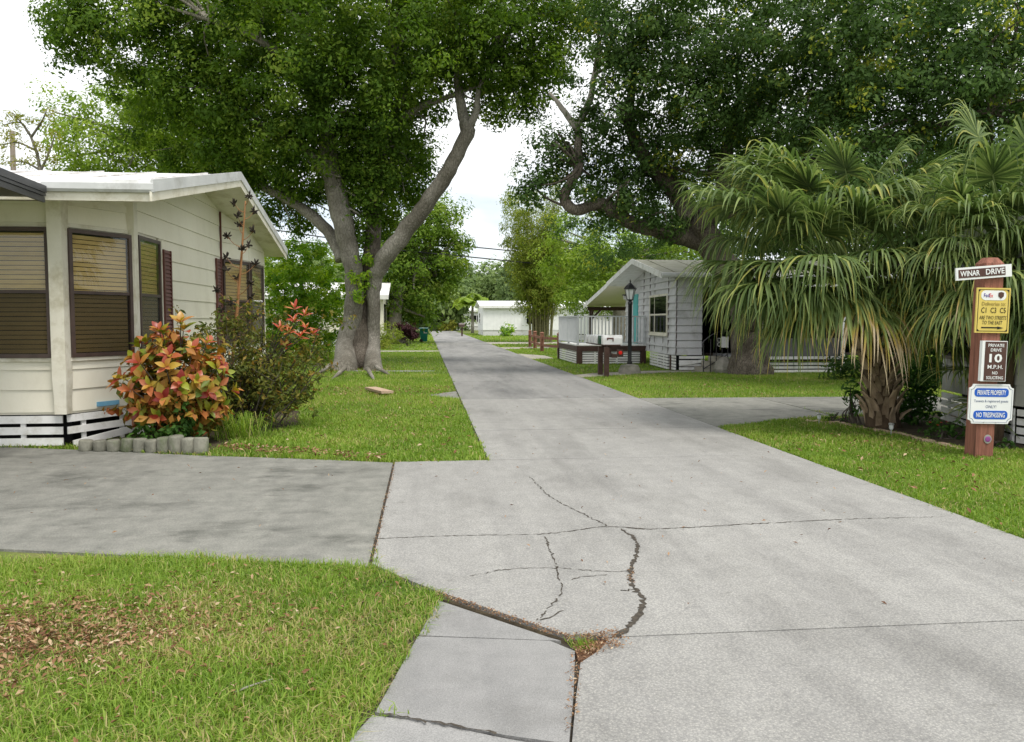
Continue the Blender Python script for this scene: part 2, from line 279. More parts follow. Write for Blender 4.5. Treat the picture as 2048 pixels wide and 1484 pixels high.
MT['leafMaroon'] = leafmat('maroon_leaf', [(0.0, (0.022, 0.010, 0.012)), (1.0, (0.075, 0.024, 0.028))], 0.25)
MT['croton'] = leafmat('croton_leaf', [(0.0, (0.26, 0.030, 0.022)), (0.14, (0.40, 0.085, 0.040)), (0.34, (0.50, 0.19, 0.075)), (0.52, (0.50, 0.25, 0.055)), (0.70, (0.48, 0.34, 0.05)), (0.84, (0.30, 0.33, 0.03)), (1.0, (0.13, 0.20, 0.02))], 0.28, 0.35, by_object=True, spec=0.5)
MT['crotonfill'] = leafmat('croton_inner_leaf', [(0.0, (0.20, 0.04, 0.020)), (0.25, (0.36, 0.12, 0.04)), (0.5, (0.38, 0.21, 0.04)), (0.75, (0.22, 0.22, 0.035)), (1.0, (0.08, 0.13, 0.02))], 0.25, 0.4)
MT['crotonred'] = leafmat('croton_red_leaf', [(0.0, (0.40, 0.045, 0.028)), (0.6, (0.50, 0.12, 0.05)), (1.0, (0.50, 0.22, 0.06))], 0.3, 0.35, by_object=True, spec=0.5)
MT['frond'] = leafmat('palm_frond', [(0.0, (0.036, 0.068, 0.020)), (0.40, (0.115, 0.175, 0.048)), (0.62, (0.265, 0.33, 0.105)), (0.76, (0.42, 0.36, 0.07)), (0.87, (0.52, 0.36, 0.12)), (1.0, (0.62, 0.50, 0.33))], 0.34, 0.55, spec=0.35)
MT['grass'] = leafmat('grass_blade', [(0.0, (0.10, 0.19, 0.024)), (0.5, (0.21, 0.325, 0.046)), (0.85, (0.315, 0.415, 0.076)), (0.94, (0.42, 0.38, 0.14)), (1.0, (0.50, 0.41, 0.23))], 0.40, 0.5)
MT['litter'] = leafmat('dead_leaf', [(0.0, (0.12, 0.055, 0.028)), (0.5, (0.25, 0.135, 0.068)), (0.85, (0.38, 0.25, 0.145)), (1.0, (0.52, 0.42, 0.29))], 0.12, 0.7)

# ------------------------------------------------------------------ objects, things and parts
ORG = {}
def tag(o, label=None, cat=None, group=None, kind=None):
    if label: o['label'] = label
    if cat: o['category'] = cat
    if group: o['group'] = group
    if kind: o['kind'] = kind
    return o
def thing(name, label, cat, loc, group=None):
    o = bpy.data.objects.new(name, None); COL.objects.link(o)
    o.location = tuple(float(v) for v in loc); o.empty_display_size = 0.1
    ORG[o.name] = Vector(o.location)
    return tag(o, label, cat, group)
def link(o, parent, loc=(0, 0, 0)):
    """loc is where the object's origin stands in the world"""
    COL.objects.link(o)
    loc = Vector(tuple(float(v) for v in loc)); ORG[o.name] = loc
    if parent is not None:
        o.parent = parent; o.location = loc - ORG[parent.name]
    else:
        o.location = loc
    return o
def catmull(P, n):
    P = np.asarray(P, float)
    Q = np.vstack([2 * P[0] - P[1], P, 2 * P[-1] - P[-2]])
    out = []
    for i in range(len(P) - 1):
        a, b, c, d = Q[i:i + 4]
        for k in range(n):
            t = k / n
            out.append(0.5 * (2 * b + (c - a) * t + (2 * a - 5 * b + 4 * c - d) * t * t + (3 * b - a - 3 * c + d) * t ** 3))
    out.append(P[-1])
    return np.array(out)
class MB:
    def __init__(self): self.V = []; self.F = []; self.M = []
    def add(self, V, F, mi=0):
        o = len(self.V); self.V += [tuple(float(c) for c in v) for v in V]
        self.F += [tuple(i + o for i in f) for f in F]; self.M += [mi] * len(F)
    def box(self, x0, x1, y0, y1, z0, z1, mi=0):
        self.add([(x0, y0, z0), (x1, y0, z0), (x1, y1, z0), (x0, y1, z0), (x0, y0, z1), (x1, y0, z1), (x1, y1, z1), (x0, y1, z1)],
                 [(0, 3, 2, 1), (4, 5, 6, 7), (0, 1, 5, 4), (1, 2, 6, 5), (2, 3, 7, 6), (3, 0, 4, 7)], mi)
    def prism(self, poly, z0, z1, mi=0):
        n = len(poly); a = sum(poly[i][0] * poly[(i + 1) % n][1] - poly[(i + 1) % n][0] * poly[i][1] for i in range(n))
        if a < 0: poly = poly[::-1]
        self.add([(x, y, z0) for x, y in poly] + [(x, y, z1) for x, y in poly],
                 [tuple(range(n))[::-1], tuple(range(n, 2 * n))] + [(i, (i + 1) % n, n + (i + 1) % n, n + i) for i in range(n)], mi)
    def slab(self, quad, off, mi=0):
        """quad of four 3-d points extruded by the vector off"""
        q = [np.array(p, float) for p in quad]; off = np.array(off, float); n = len(q)
        self.add(q + [p + off for p in q], [tuple(range(n))[::-1], tuple(range(n, 2 * n))] + [(i, (i + 1) % n, n + (i + 1) % n, n + i) for i in range(n)], mi)
    def tube(self, P, rad, n=8, mi=0, lobes=None, wob=0.0, cap=True):
        P = np.asarray(P, float); m = len(P); rad = np.full(m, rad) if np.isscalar(rad) else np.asarray(rad, float)
        T = np.gradient(P, axis=0); T /= np.linalg.norm(T, axis=1)[:, None] + 1e-9
        ref = np.array([0, 0, 1.0]) if abs(T[0][2]) < 0.9 else np.array([1.0, 0, 0])
        u = np.cross(T[0], ref); u /= np.linalg.norm(u); V = []
        for i in range(m):
            u = u - T[i] * (u @ T[i]); u /= np.linalg.norm(u); w = np.cross(T[i], u)
            for k in range(n):
                a = 2 * math.pi * k / n; r = rad[i]
                if lobes: r *= lobes(i / (m - 1), a)
                if wob: r *= 1 + wob * random.uniform(-1, 1)
                V.append(P[i] + (u * math.cos(a) + w * math.sin(a)) * r)
        F = [(i * n + k, i * n + (k + 1) % n, (i + 1) * n + (k + 1) % n, (i + 1) * n + k) for i in range(m - 1) for k in range(n)]
        if cap: F += [tuple(range(n))[::-1], tuple(range((m - 1) * n, m * n))]
        self.add(V, F, mi)
    def lathe(self, prof, c=(0, 0, 0), n=12, mi=0):
        V = []; 
        for r, z in prof:
            for k in range(n):
                a = 2 * math.pi * k / n; V.append((c[0] + r * math.cos(a), c[1] + r * math.sin(a), c[2] + z))
        m = len(prof)
        F = [(i * n + k, i * n + (k + 1) % n, (i + 1) * n + (k + 1) % n, (i + 1) * n + k) for i in range(m - 1) for k in range(n)]
        F += [tuple(range(n))[::-1], tuple(range((m - 1) * n, m * n))]
        self.add(V, F, mi)
    def build(self, name, mats, parent=None, smooth=False, loc=None, world=True):
        """vertices are in world coordinates; the origin is put at loc (default the parent's origin)"""
        if not isinstance(mats, (list, tuple)): mats = [mats]
        me = bpy.data.meshes.new(name)
        org = Vector(loc) if loc is not None else (ORG[parent.name] if parent is not None else Vector((0, 0, 0)))
        V = [(v[0] - org[0], v[1] - org[1], v[2] - org[2]) for v in self.V] if world else self.V
        me.from_pydata(V, [], self.F); 
        for m in mats: me.materials.append(MT[m])
        if len(mats) > 1: me.polygons.foreach_set('material_index', self.M)
        if smooth: me.polygons.foreach_set('use_smooth', [True] * len(self.F))
        me.update()
        return link(bpy.data.objects.new(name, me), parent, org)
_cubes = {}
def cube_mesh(m):
    if m not in _cubes:
        b = MB(); b.box(-.5, .5, -.5, .5, -.5, .5); me = bpy.data.meshes.new('piece_' + m); me.from_pydata(b.V, [], b.F); me.materials.append(MT[m]); _cubes[m] = me
    return _cubes[m]
def piece(name, m, parent, c, size, rotz=0.0, rx=0.0, ry=0.0):
    """a straight sawn or pressed piece: a shared block placed by centre and size"""
    o = bpy.data.objects.new(name, cube_mesh(m)); link(o, parent, c)
    o.scale = tuple(float(s) for s in size); o.rotation_euler = (rx, ry, rotz)
    return o
def wallpiece(name, m, parent, P, d, n, s0, s1, t0, t1, z0, z1):
    c = (P[0] + d[0] * (s0 + s1) / 2 + n[0] * (t0 + t1) / 2, P[1] + d[1] * (s0 + s1) / 2 + n[1] * (t0 + t1) / 2, (z0 + z1) / 2)
    return piece(name, m, parent, c, (abs(s1 - s0), abs(t1 - t0), abs(z1 - z0)), math.atan2(d[1], d[0]))
def frame2(P0, P1):
    d = np.array(P1, float) - np.array(P0, float); L = np.linalg.norm(d); d /= L
    return d, L
def board(name, m, parent, P, d, n, sa, sb, ta, tb, z0, z1, tbot=0.022, ttop=0.006):
    """a lap board: lower edge from sa to sb, upper edge from ta to tb, thicker at the bottom"""
    b = MB()
    def pt(s, t, z): return (P[0] + d[0] * s + n[0] * t, P[1] + d[1] * s + n[1] * t, z)
    V = [pt(sa, 0, z0), pt(sb, 0, z0), pt(tb, 0, z1), pt(ta, 0, z1), pt(sa, tbot, z0), pt(sb, tbot, z0), pt(tb, ttop, z1), pt(ta, ttop, z1)]
    b.add(V, [(0, 1, 2, 3), (7, 6, 5, 4), (0, 4, 5, 1), (1, 5, 6, 2), (2, 6, 7, 3), (3, 7, 4, 0)])
    return b.build(name, m, parent)
def window(parent, P, d, n, s0, s1, z0, z1, fm='bronze', fw=0.05, t=0.07, mid=None, mull=None, up='glass', low='screen', blinds=None, back='dark', label=None, sill=None):
    b = MB()
    def bar(a0, a1, c0, c1, t0, t1):
        pts = [(P[0] + d[0] * s + n[0] * t0, P[1] + d[1] * s + n[1] * t0, z) for s, z in ((a0, c0), (a1, c0), (a1, c1), (a0, c1))]
        b.slab(pts, (n[0] * (t1 - t0), n[1] * (t1 - t0), 0))
    bar(s0, s0 + fw, z0, z1, 0, t); bar(s1 - fw, s1, z0, z1, 0, t); bar(s0 + fw, s1 - fw, z0, z0 + fw, 0, t - .002); bar(s0 + fw, s1 - fw, z1 - fw, z1, 0, t - .002)
    if mid: bar(s0 + fw, s1 - fw, mid - fw * .4, mid + fw * .4, t * .5, t - .006)
    for q in (mull or []): bar(q - fw * .35, q + fw * .35, z0 + fw, z1 - fw, t * .5, t - .004)
    w = b.build('window', fm, parent)
    if label: w['label'] = label
    wallpiece('backing', back, w, P, d, n, s0 + .01, s1 - .01, .002, .006, z0 + .01, z1 - .01)
    g = t * .72
    if mid:
        wallpiece('pane', low, w, P, d, n, s0 + fw, s1 - fw, g - .012, g - .006, z0 + fw, mid)
        wallpiece('pane', up, w, P, d, n, s0 + fw, s1 - fw, g, g + .006, mid, z1 - fw)
    else:
        wallpiece('pane', up, w, P, d, n, s0 + fw, s1 - fw, g, g + .006, z0 + fw, z1 - fw)
    if blinds:
        zt = z1 - fw - .02; pitch = (zt - z0 - fw) / blinds
        for k in range(blinds):
            o = wallpiece('blind_slat', 'blind', w, P, d, n, s0 + fw + .008, s1 - fw - .008, .012, .016, zt - (k + 1) * pitch + .007 + random.uniform(0, .003), zt - k * pitch)
    if sill:
        wallpiece('sill', sill, w, P, d, n, s0 - .03, s1 + .03, 0, t + .03, z0 - .045, z0 - .001)
    return w

# ------------------------------------------------------------------ bulk leaves and grass (numpy)
def np_mesh(name, V, F, m, parent=None, r=None, loc=(0, 0, 0), domain='FACE', smooth=False):
    V = np.asarray(V, np.float32) - np.asarray(loc, np.float32); F = np.asarray(F, np.int32); k = F.shape[1]
    me = bpy.data.meshes.new(name)
    me.vertices.add(len(V)); me.vertices.foreach_set('co', V.ravel())
    me.loops.add(F.size); me.loops.foreach_set('vertex_index', F.ravel())
    me.polygons.add(len(F)); me.polygons.foreach_set('loop_start', np.arange(0, F.size, k, dtype=np.int32))
    if smooth: me.polygons.foreach_set('use_smooth', np.ones(len(F), bool))
    if r is not None:
        a = me.attributes.new('r', 'FLOAT', domain); a.data.foreach_set('value', np.asarray(r, np.float32))
    for q in (m if isinstance(m, (list, tuple)) else [m]): me.materials.append(MT[q])
    me.update(calc_edges=True)
    return link(bpy.data.objects.new(name, me), parent, loc)
def unit(v): return v / (np.linalg.norm(v, axis=1)[:, None] + 1e-9)
def leaf_arrays(c, nrm, L, W, fold=0.15, dirv=None):
    N = len(c)
    t = dirv if dirv is not None else rng.normal(size=(N, 3))
    d = unit(t - (t * nrm).sum(1)[:, None] * nrm); s = np.cross(nrm, d)
    L = np.broadcast_to(L, N)[:, None]; W = np.broadcast_to(W, N)[:, None]
    V = np.empty((N, 4, 3))
    V[:, 0] = c - d * L * .5; V[:, 2] = c + d * L * .5 - nrm * L * .08
    V[:, 1] = c + s * W * .5 + nrm * W * fold; V[:, 3] = c - s * W * .5 + nrm * W * fold
    o = (np.arange(N) * 4)[:, None]
    F = np.concatenate([o + [0, 1, 2], o + [0, 2, 3]], 1).reshape(-1, 3)
    return V.reshape(-1, 3), F
def crown_points(lobes, density, per, spread, hollow=0.55, up=0.5):
    """clusters of leaves spread through the outer shell of many overlapping lobes"""
    C = []; O = []; TN = []
    for lb in lobes:
        c = np.array(lb[0]); r = np.array(lb[1]) if np.ndim(lb[1]) else np.array([lb[1]] * 3)
        k = density * (lb[2] if len(lb) > 2 else 1.0)
        n = max(6, int(k * 4 * math.pi * (r[0] * r[1] + r[1] * r[2] + r[0] * r[2]) / 3))
        v = unit(rng.normal(size=(n, 3)))
        rad = hollow + (1 - hollow) * rng.random(n) ** 0.6
        rad *= 1 + 0.16 * rng.normal(size=n)
        p = c + v * r * rad[:, None]
        C.append(p); O.append(v); TN.append(rng.normal(0, .17, n))
    C = np.vstack(C); O = np.vstack(O); TN = np.concatenate(TN)
    n = len(C)
    sz = spread * (0.6 + 0.8 * rng.random(n))
    dv = rng.normal(size=(n, per, 3)); dv /= np.linalg.norm(dv, axis=2)[:, :, None] + 1e-9
    off = dv * (rng.random((n, per, 1)) ** .42) * sz[:, None, None] * np.array([1, 1, .72])
    P = (C[:, None] + off).reshape(-1, 3); O2 = np.repeat(O, per, 0); T2 = np.repeat(TN, per)
    nr = unit(O2 * .35 + dv.reshape(-1, 3) * .75 + np.array([0, 0, up]) + rng.normal(size=P.shape) * .3)
    return P, nr, T2
def crown(name, lobes, m, parent, density=9, per=14, spread=0.38, L=0.12, W=0.055, hollow=0.55, bias=0.0, kind='stuff', up=0.5):
    P, nr, T2 = crown_points(lobes, density, per, spread, hollow, up)
    k = len(P); s = 0.55 + 0.95 * rng.random(k) ** 1.3
    V, F = leaf_arrays(P, nr, L * s, W * s)
    r = np.clip(0.5 + bias + T2 * 1.2 + rng.normal(0, .12, k), 0, 1)
    return tag(np_mesh(name, V, F, m, parent, np.repeat(r, 2), ORG[parent.name]), kind=kind)
def value_noise(x, y, sc, seed=0):
    g = np.random.default_rng(seed).random((64, 64)); x = np.asarray(x) * sc; y = np.asarray(y) * sc
    i = np.floor(x).astype(int); j = np.floor(y).astype(int); u = x - i; v = y - j; u = u * u * (3 - 2 * u); v = v * v * (3 - 2 * v)
    G = lambda a, b: g[a % 64, b % 64]
    return (G(i, j) * (1 - u) + G(i + 1, j) * u) * (1 - v) + (G(i, j + 1) * (1 - u) + G(i + 1, j + 1) * u) * v
def inside(px, py, poly):
    res = np.zeros(len(px), bool); n = len(poly)
    for i in range(n):
        x0, y0 = poly[i]; x1, y1 = poly[(i + 1) % n]
        if y0 == y1: continue
        c = ((y0 > py) != (y1 > py)) & (px < (x1 - x0) * (py - y0) / (y1 - y0) + x0); res ^= c
    return res

# ================================================================== ground, road and slabs
def g2(x, y): p = gnd(x, y); return (float(p[0]), float(p[1]))
b = MB(); b.add([(-900, -60, 0), (900, -60, 0), (900, 1200, 0), (-900, 1200, 0)], [(0, 1, 2, 3)])
tag(b.build('ground', 'lawn'), 'lawn ground reaching to the horizon', 'ground', kind='structure')
XL, XR = 0.70, 4.26
SLAB_POLYS = []
ST = 0.03
def slab(parent, poly, m, name='slab', top=ST):
    SLAB_POLYS.append(poly)
    b = MB(); b.prism(list(poly), -0.05, top)
    return b.build(name, m, parent)
b = MB(); b.add([(-0.4, -3, .003), (XR + .02, -3, .003), (XR + .02, 9.1, .003), (-0.4, 9.1, .003), (XL - .02, 9.1, .003), (XL - .02, 300, .003), (XR + .02, 300, .003)],
                [(0, 1, 2, 3), (4, 2, 6, 5)])
road = tag(b.build('road', 'crack'), 'pale grey concrete private road running straight to the far trees', 'road', kind='structure')
jl, jr = g2(1205, 1286), g2(2040, 1251)
jr = (XR, jl[1] + (jr[1] - jl[1]) * (XR - jl[0]) / (jr[0] - jl[0]))
apron = [(-.34, 9.10), (-.35, 5.27), (-.12, 4.93), (.07, 4.68), (.40, 4.30), (.70, 3.95), (.80, 3.965), jl, jr, (XR + .02, 6.5), (XR, 9.12)]
slab(road, apron, 'road')
near = [g2(1144, 1500), g2(1153, 1400), g2(1161, 1338), g2(1200, 1312), (jl[0] + .03, jl[1] - .012), (jr[0], jr[1] - .012), (XR, -2.5), (.47, -2.5), (.52, 1.0)]
slab(road, near, 'road')
ys = [9.115, 11.60, 16.25, 21.0, 25.6, 30.2, 34.8, 39.4, 44.0, 48.6, 53.2, 57.8, 62.4, 67.0, 71.6, 76.2]
for a, c in zip(ys[:-1], ys[1:]):
    slab(road, [(XL, a + .006), (XR, a + .006), (XR, c - .013), (XL, c - .013)], 'road' if c < 17 else 'road_far')
slab(road, [(XL, ys[-1] + .006), (XR, ys[-1] + .006), (XR, 300), (XL, 300)], 'road_far')
# cracks: irregular dirt-filled lines across the near slabs
def crack(pts, w, parent=road, m='crack', jit=1.0, gaps=0.0, seg=0.022):
    P = np.array([g2(*p) for p in pts]); P = catmull(np.c_[P, np.zeros(len(P))], 6)[:, :2]
    d = np.r_[0, np.cumsum(np.linalg.norm(np.diff(P, axis=0), axis=1))]; n = max(8, int(d[-1] / seg))
    s = np.linspace(0, d[-1], n); Q = np.c_[np.interp(s, d, P[:, 0]), np.interp(s, d, P[:, 1])]
    Q += rng.normal(0, .006 * jit, Q.shape)
    T = np.gradient(Q, axis=0); T /= np.linalg.norm(T, axis=1)[:, None]; N = np.c_[-T[:, 1], T[:, 0]]
    ww = (np.interp(s / d[-1], np.linspace(0, 1, len(w)), w) if np.ndim(w) else np.full(n, w)) * .85 * rng.uniform(.2, 1.7, n)
    b = MB()
    for i in range(n - 1):
        if rng.random() < gaps * .35: continue
        z = ST + .003
        b.add([(*(Q[i] - N[i] * ww[i] / 2), z), (*(Q[i + 1] - N[i + 1] * ww[i + 1] / 2), z), (*(Q[i + 1] + N[i + 1] * ww[i + 1] / 2), z), (*(Q[i] + N[i] * ww[i] / 2), z)], [(0, 1, 2, 3)])
    b.build('crack', m, parent)
crack([(746, 1086), (900, 1080), (1090, 1076), (1205, 1062), (1300, 1066)], [.010, .009, .012])
crack([(1240, 1062), (1310, 1066), (1500, 1056), (1700, 1046), (1890, 1041)], [.014, .012, .006], gaps=.05)
crack([(1060, 960), (1100, 1000), (1160, 1032), (1215, 1060)], .010, gaps=.3)
crack([(1242, 1066), (1268, 1085), (1274, 1110), (1264, 1140), (1262, 1165), (1272, 1190), (1288, 1212), (1276, 1240), (1262, 1262), (1235, 1285)], [.02, .024, .03, .028, .03, .05], gaps=.06)
crack([(1090, 1082), (1100, 1110), (1112, 1140), (1118, 1165), (1124, 1190), (1110, 1215), (1072, 1252)], [.012, .010, .008, .012], gaps=.25)
crack([(940, 1162), (1020, 1148), (1110, 1146), (1200, 1152), (1258, 1153)], .008, gaps=.3)
crack([(1136, 1170), (1175, 1162), (1215, 1160)], .008, gaps=.4)
crack([(1085, 1252), (1125, 1232)], .010, gaps=.25)
crack([(1240, 1192), (1272, 1190)], .008, gaps=.3)
crack([(750, 1440), (860, 1458), (1000, 1484)], .012, gaps=.1)

walk = MB(); walk.add([(*g2(878, 1204), .004), (*g2(1160, 1300), .004), (.62, 2.0, .004), (.45, -2, .004), (-1.2, -2, .004), (*g2(700, 1484), .004)], [(0, 5, 4, 3, 2, 1)])
walk = tag(walk.build('sidewalk', 'crack'), 'smooth grey concrete walk broken into panels beside the lawn', 'sidewalk', kind='structure')
slab(walk, [g2(876, 1208), g2(1100, 1284), g2(1122, 1290), g2(838, 1279)], 'walk', 'slab', .022)
slab(walk, [g2(836, 1282), g2(1100, 1291), g2(1150, 1312), g2(1147, 1400), g2(1138, 1500), g2(1010, 1482), g2(860, 1452), g2(750, 1437)], 'walk', 'slab', .024)
slab(walk, [g2(745, 1441), g2(860, 1456), g2(1005, 1487), g2(1134, 1510), (.50, 1.0), (.45, -2), (-1.2, -2), g2(705, 1484)], 'walk', 'slab', .022)

dwl = tag(thing('driveway', 'stained dark concrete driveway in front of the cream home', 'driveway', (-3, 8, 0)), kind='structure')
slab(dwl, [(-.375, 5.26), (-.365, 9.12), (-1.2, 9.42), g2(400, 914), g2(200, 904), (-5.28, 10.78), (-12, 12.4), (-12, 7.6), (-6, 6.7), (-2.92, 5.93), (-1.5, 5.55)], 'drive', 'slab', .018)
dwr = tag(thing('driveway', 'shaded concrete driveway on the right between oak lawn and palm bed', 'driveway', (6, 14, 0)), kind='structure')
slab(dwr, [(4.30, 11.62), (4.9, 12.0), (5.6, 12.45), (6.3, 12.72), (6.7, 12.8), (6.75, 16.1), (4.30, 16.2)], 'drive', 'slab', .020)
slab(dwr, [(6.765, 12.8), (8.2, 13.2), (10.5, 13.4), (10.5, 16.0), (6.765, 16.1)], 'drive', 'slab', .020)
def pathway(label, poly, m='path', top=.02):
    SLAB_POLYS.append(poly); b = MB(); b.prism(list(poly), -.05, top)
    return tag(b.build('path', m), label, 'path', kind='structure')
pathway('concrete path from the road to the steps of the grey home', [(4.28, 22.3), (5.2, 22.9), (7.2, 24.1), (9.2, 24.3), (9.2, 25.0), (7.0, 25.0), (5.0, 24.0), (4.28, 23.3)])
pathway('pale path crossing the lawn between the trunk and the green bin', [(-9, 42.0), (XL - .02, 41.2), (XL - .02, 42.7), (-9, 43.3)])
pathway('thin half buried path strip right of the big trunk', [(-2.4, 25.9), (.1, 25.4), (.35, 25.9), (-2.4, 26.4)], 'walk', .008)
pathway('small dark concrete patch at the road edge past the wooden plank', [(.05, 17.4), (XL - .02, 16.5), (XL - .02, 18.3)], 'drive', .014)
pathway('pale driveway apron beside the deck', [(XR + .02, 32.8), (5.3, 33.4), (5.3, 36.2), (XR + .02, 38.6)])
pathway('pale path leading right past the brown fence', [(XR + .02, 44.6), (7.5, 46.5), (18, 46.8), (18, 48), (7.0, 48), (XR + .02, 47.2)])
pathway('pale far driveway in front of the white homes', [(XR + .02, 54.0), (22, 56.0), (22, 59.0), (XR + .02, 58.5)])

# bed under the palm, bed beside the cream home
def bedsheet(name, label, poly, z=.012):
    b = MB(); b.prism(list(poly), -.02, z); return tag(b.build(name, 'soil'), label, 'soil bed', kind='structure')
BEDR = [g2(1640, 846), g2(1700, 853), g2(1780, 866), g2(1860, 883), g2(1940, 905), g2(2048, 905), (9.0, 9.4), (9.2, 13.0), (6.9, 12.75)]
bedsheet('garden_bed', 'dark soil bed under the palm and the sign post', BEDR)
BEDL = [g2(160, 903), g2(300, 906), g2(410, 908), g2(480, 880), (-1.9, 12.6), (-2.2, 14.6), (-3.9, 15.6), (-3.95, 11.9), (-4.4, 10.85)]
bedsheet('garden_bed', 'dark planting bed along the cream home', BEDL)

# ================================================================== grass
LAWN_OUT = SLAB_POLYS + [BEDR, [(XL - .01, 9.05), (XL - .01, 300), (XR + .01, 300), (XR + .01, -3), (.5, -3), (.55, 3.0), g2(1150, 1305), g2(880, 1208), (.07, 4.68), (-.35, 5.27), (-.375, 9.1)], [(4.2, 11.6), (4.36, 11.75), (4.36, 16.22), (4.2, 16.22)], [(6.72, 12.7), (6.8, 12.7), (6.8, 16.2), (6.72, 16.2)], [g2(900, 1206), g2(1160, 1290), g2(1160, 1340), (.58, 2.9), (.5, -3), (-.9, -2), g2(800, 1470), g2(860, 1290)], [(-14, 10.8), (-4.5, 10.8), (-3.95, 11.7), (-3.6, 19.2), (-14, 19.5)]]
PATCH = [g2(-200, 1120), g2(120, 1160), g2(230, 1260), g2(190, 1340), g2(60, 1390), g2(-200, 1400)]
PCX = g2(40, 1290)
def lawn(name, y0, y1, dens, wid, hgt, x0=-20, x1=25, three=True, label='', seedn=3, dry=.05):
    X = []; Y = []
    bands = np.linspace(y0, y1, max(2, int((y1 - y0) / .5) + 1))
    for a, c in zip(bands[:-1], bands[1:]):
        xa, xb = max(x0, -.75 * c - .8), min(x1, 1.02 * c + .8)
        n = int((xb - xa) * (c - a) * dens); X.append(rng.uniform(xa, xb, n)); Y.append(rng.uniform(a, c, n))
    X = np.concatenate(X); Y = np.concatenate(Y)
    k = np.ones(len(X), bool); ex = (value_noise(X, Y, 5.3, 21) - .5) * .09 + rng.normal(0, .012, len(X)); ey = (value_noise(X, Y, 5.3, 22) - .5) * .09 + rng.normal(0, .012, len(X))
    for p in LAWN_OUT:
        cx = np.mean([q[0] for q in p]); cy = np.mean([q[1] for q in p])
        k &= ~inside(X + ex, Y + ey, p)
    k &= ((X > -.55 * Y - .5) & (X < .82 * Y + .4)) | (rng.random(len(X)) < .12)     # thinner where only a side step would show it
    X, Y = X[k], Y[k]
    nz = value_noise(X, Y, .9, seedn) * .6 + value_noise(X, Y, 3.1, seedn + 1) * .4
    dead = .85 * np.exp(-(((X - PCX[0]) / .75) ** 2 + ((Y - PCX[1]) / .45) ** 2)) * (.4 + 1.0 * value_noise(X, Y, 6, 5)) + np.clip(.30 - nz, 0, 1) * 1.6
    inb = inside(X, Y, BEDL); dead = np.where(inb, .93, dead)
    k = rng.random(len(X)) > dead; X, Y, nz = X[k], Y[k], nz[k]
    N = len(X); h = hgt * rng.uniform(.45, 1.35, N) * (.65 + .7 * nz); w = wid * rng.uniform(.7, 1.3, N)
    a = rng.uniform(0, 2 * np.pi, N); lean = np.abs(rng.normal(.75, .45, N))
    dxy = np.c_[np.cos(a), np.sin(a)]; sx = np.c_[-np.sin(a), np.cos(a)]
    base = np.c_[X, Y, np.zeros(N)]
    mid = base.copy(); mid[:, :2] += dxy * (h * lean * .35)[:, None]; mid[:, 2] = h * .62
    tip = base.copy(); tip[:, :2] += dxy * (h * lean)[:, None]; tip[:, 2] = h * np.clip(1.0 - .25 * lean, .3, 1)
    S = np.c_[sx * w[:, None] / 2, np.zeros(N)]
    r = np.clip(.12 + .75 * nz + rng.normal(0, .17, N), 0, 1); n2_ = value_noise(X, Y, 1.7, seedn + 7); dr = dry * (.3 + 2.2 * np.clip(n2_ - .3, 0, 1)) + .40 * np.exp(-(((X - PCX[0]) / .8) ** 2 + ((Y - PCX[1]) / .5) ** 2)); r = np.where(rng.random(N) < dr, rng.uniform(.90, 1, N), r * .93)
    if three:
        V = np.stack([base - S, base + S, mid + S * .9, mid - S * .9, tip], 1).reshape(-1, 3); o = (np.arange(N) * 5)[:, None]
        F = np.concatenate([o + [0, 1, 2], o + [0, 2, 3], o + [3, 2, 4]], 1).reshape(-1, 3); rr = np.repeat(r, 3)
    else:
        V = np.stack([base - S, base + S, tip], 1).reshape(-1, 3); F = np.arange(3 * N).reshape(-1, 3); rr = r
    return tag(np_mesh(name, V, F, 'grass', None, rr), label, 'grass', kind='stuff')
lawn('grass', 2.5, 5.6, 9000, .0055, .062, label='close lawn grass with dead leaves in the left foreground', dry=.26)
lawn('grass', 5.0, 9.2, 4800, .0075, .060, x0=3.5, label='bright verge grass at the foot of the sign post', dry=.10)
lawn('grass', 8.9, 14, 2250, .0105, .062, label='lawn grass beside the planting beds on both sides of the road', dry=.14)
lawn('grass', 14, 24, 900, .017, .066, three=False, label='lawn grass around the plank and in front of the oak', dry=.14)
lawn('grass', 24, 44, 200, .034, .070, three=False, label='lawn grass beyond the big trunk and below the deck')
lawn('grass', 44, 95, 26, .12, .08, three=False, x0=-14, x1=30, label='far lawn grass around the white homes')

# ------------------------------------------------------------------ leaf litter, debris in the gaps
def litter(name, P, Ls, label, z=.02, m='litter'):
    P = np.asarray(P); N = len(P); c = np.c_[P, z + rng.uniform(0, .03, N)] if P.shape[1] == 2 else P
    nr = unit(np.c_[rng.normal(0, .45, (N, 2)), np.ones(N)]); L = Ls * rng.uniform(.5, 1.3, N)
    V, F = leaf_arrays(c, nr, L, L * .38, .25)
    return tag(np_mesh(name, V, F, m, None, np.repeat(rng.random(N), 2)), label, 'leaf litter', kind='stuff')
def in_poly(poly, n):
    q = np.array(poly); lo, hi = q.min(0), q.max(0); P = rng.uniform(lo, hi, (n * 4, 2)); return P[inside(P[:, 0], P[:, 1], poly)][:n]
_pc = np.array(g2(40, 1290)); pts = [_pc + rng.normal(0, 1, (4200, 2)) * [.55, .34], in_poly([g2(-100, 1130), g2(700, 1150), g2(830, 1190), g2(700, 1484), g2(-100, 1484)], 420)]; pts = [p[~inside(p[:, 0], p[:, 1], SLAB_POLYS[-9]) & (p[:, 1] < 5.4)] for p in pts]
litter('leaf_litter', np.vstack(pts), .038, 'brown fallen leaves lying in the foreground lawn', .03)
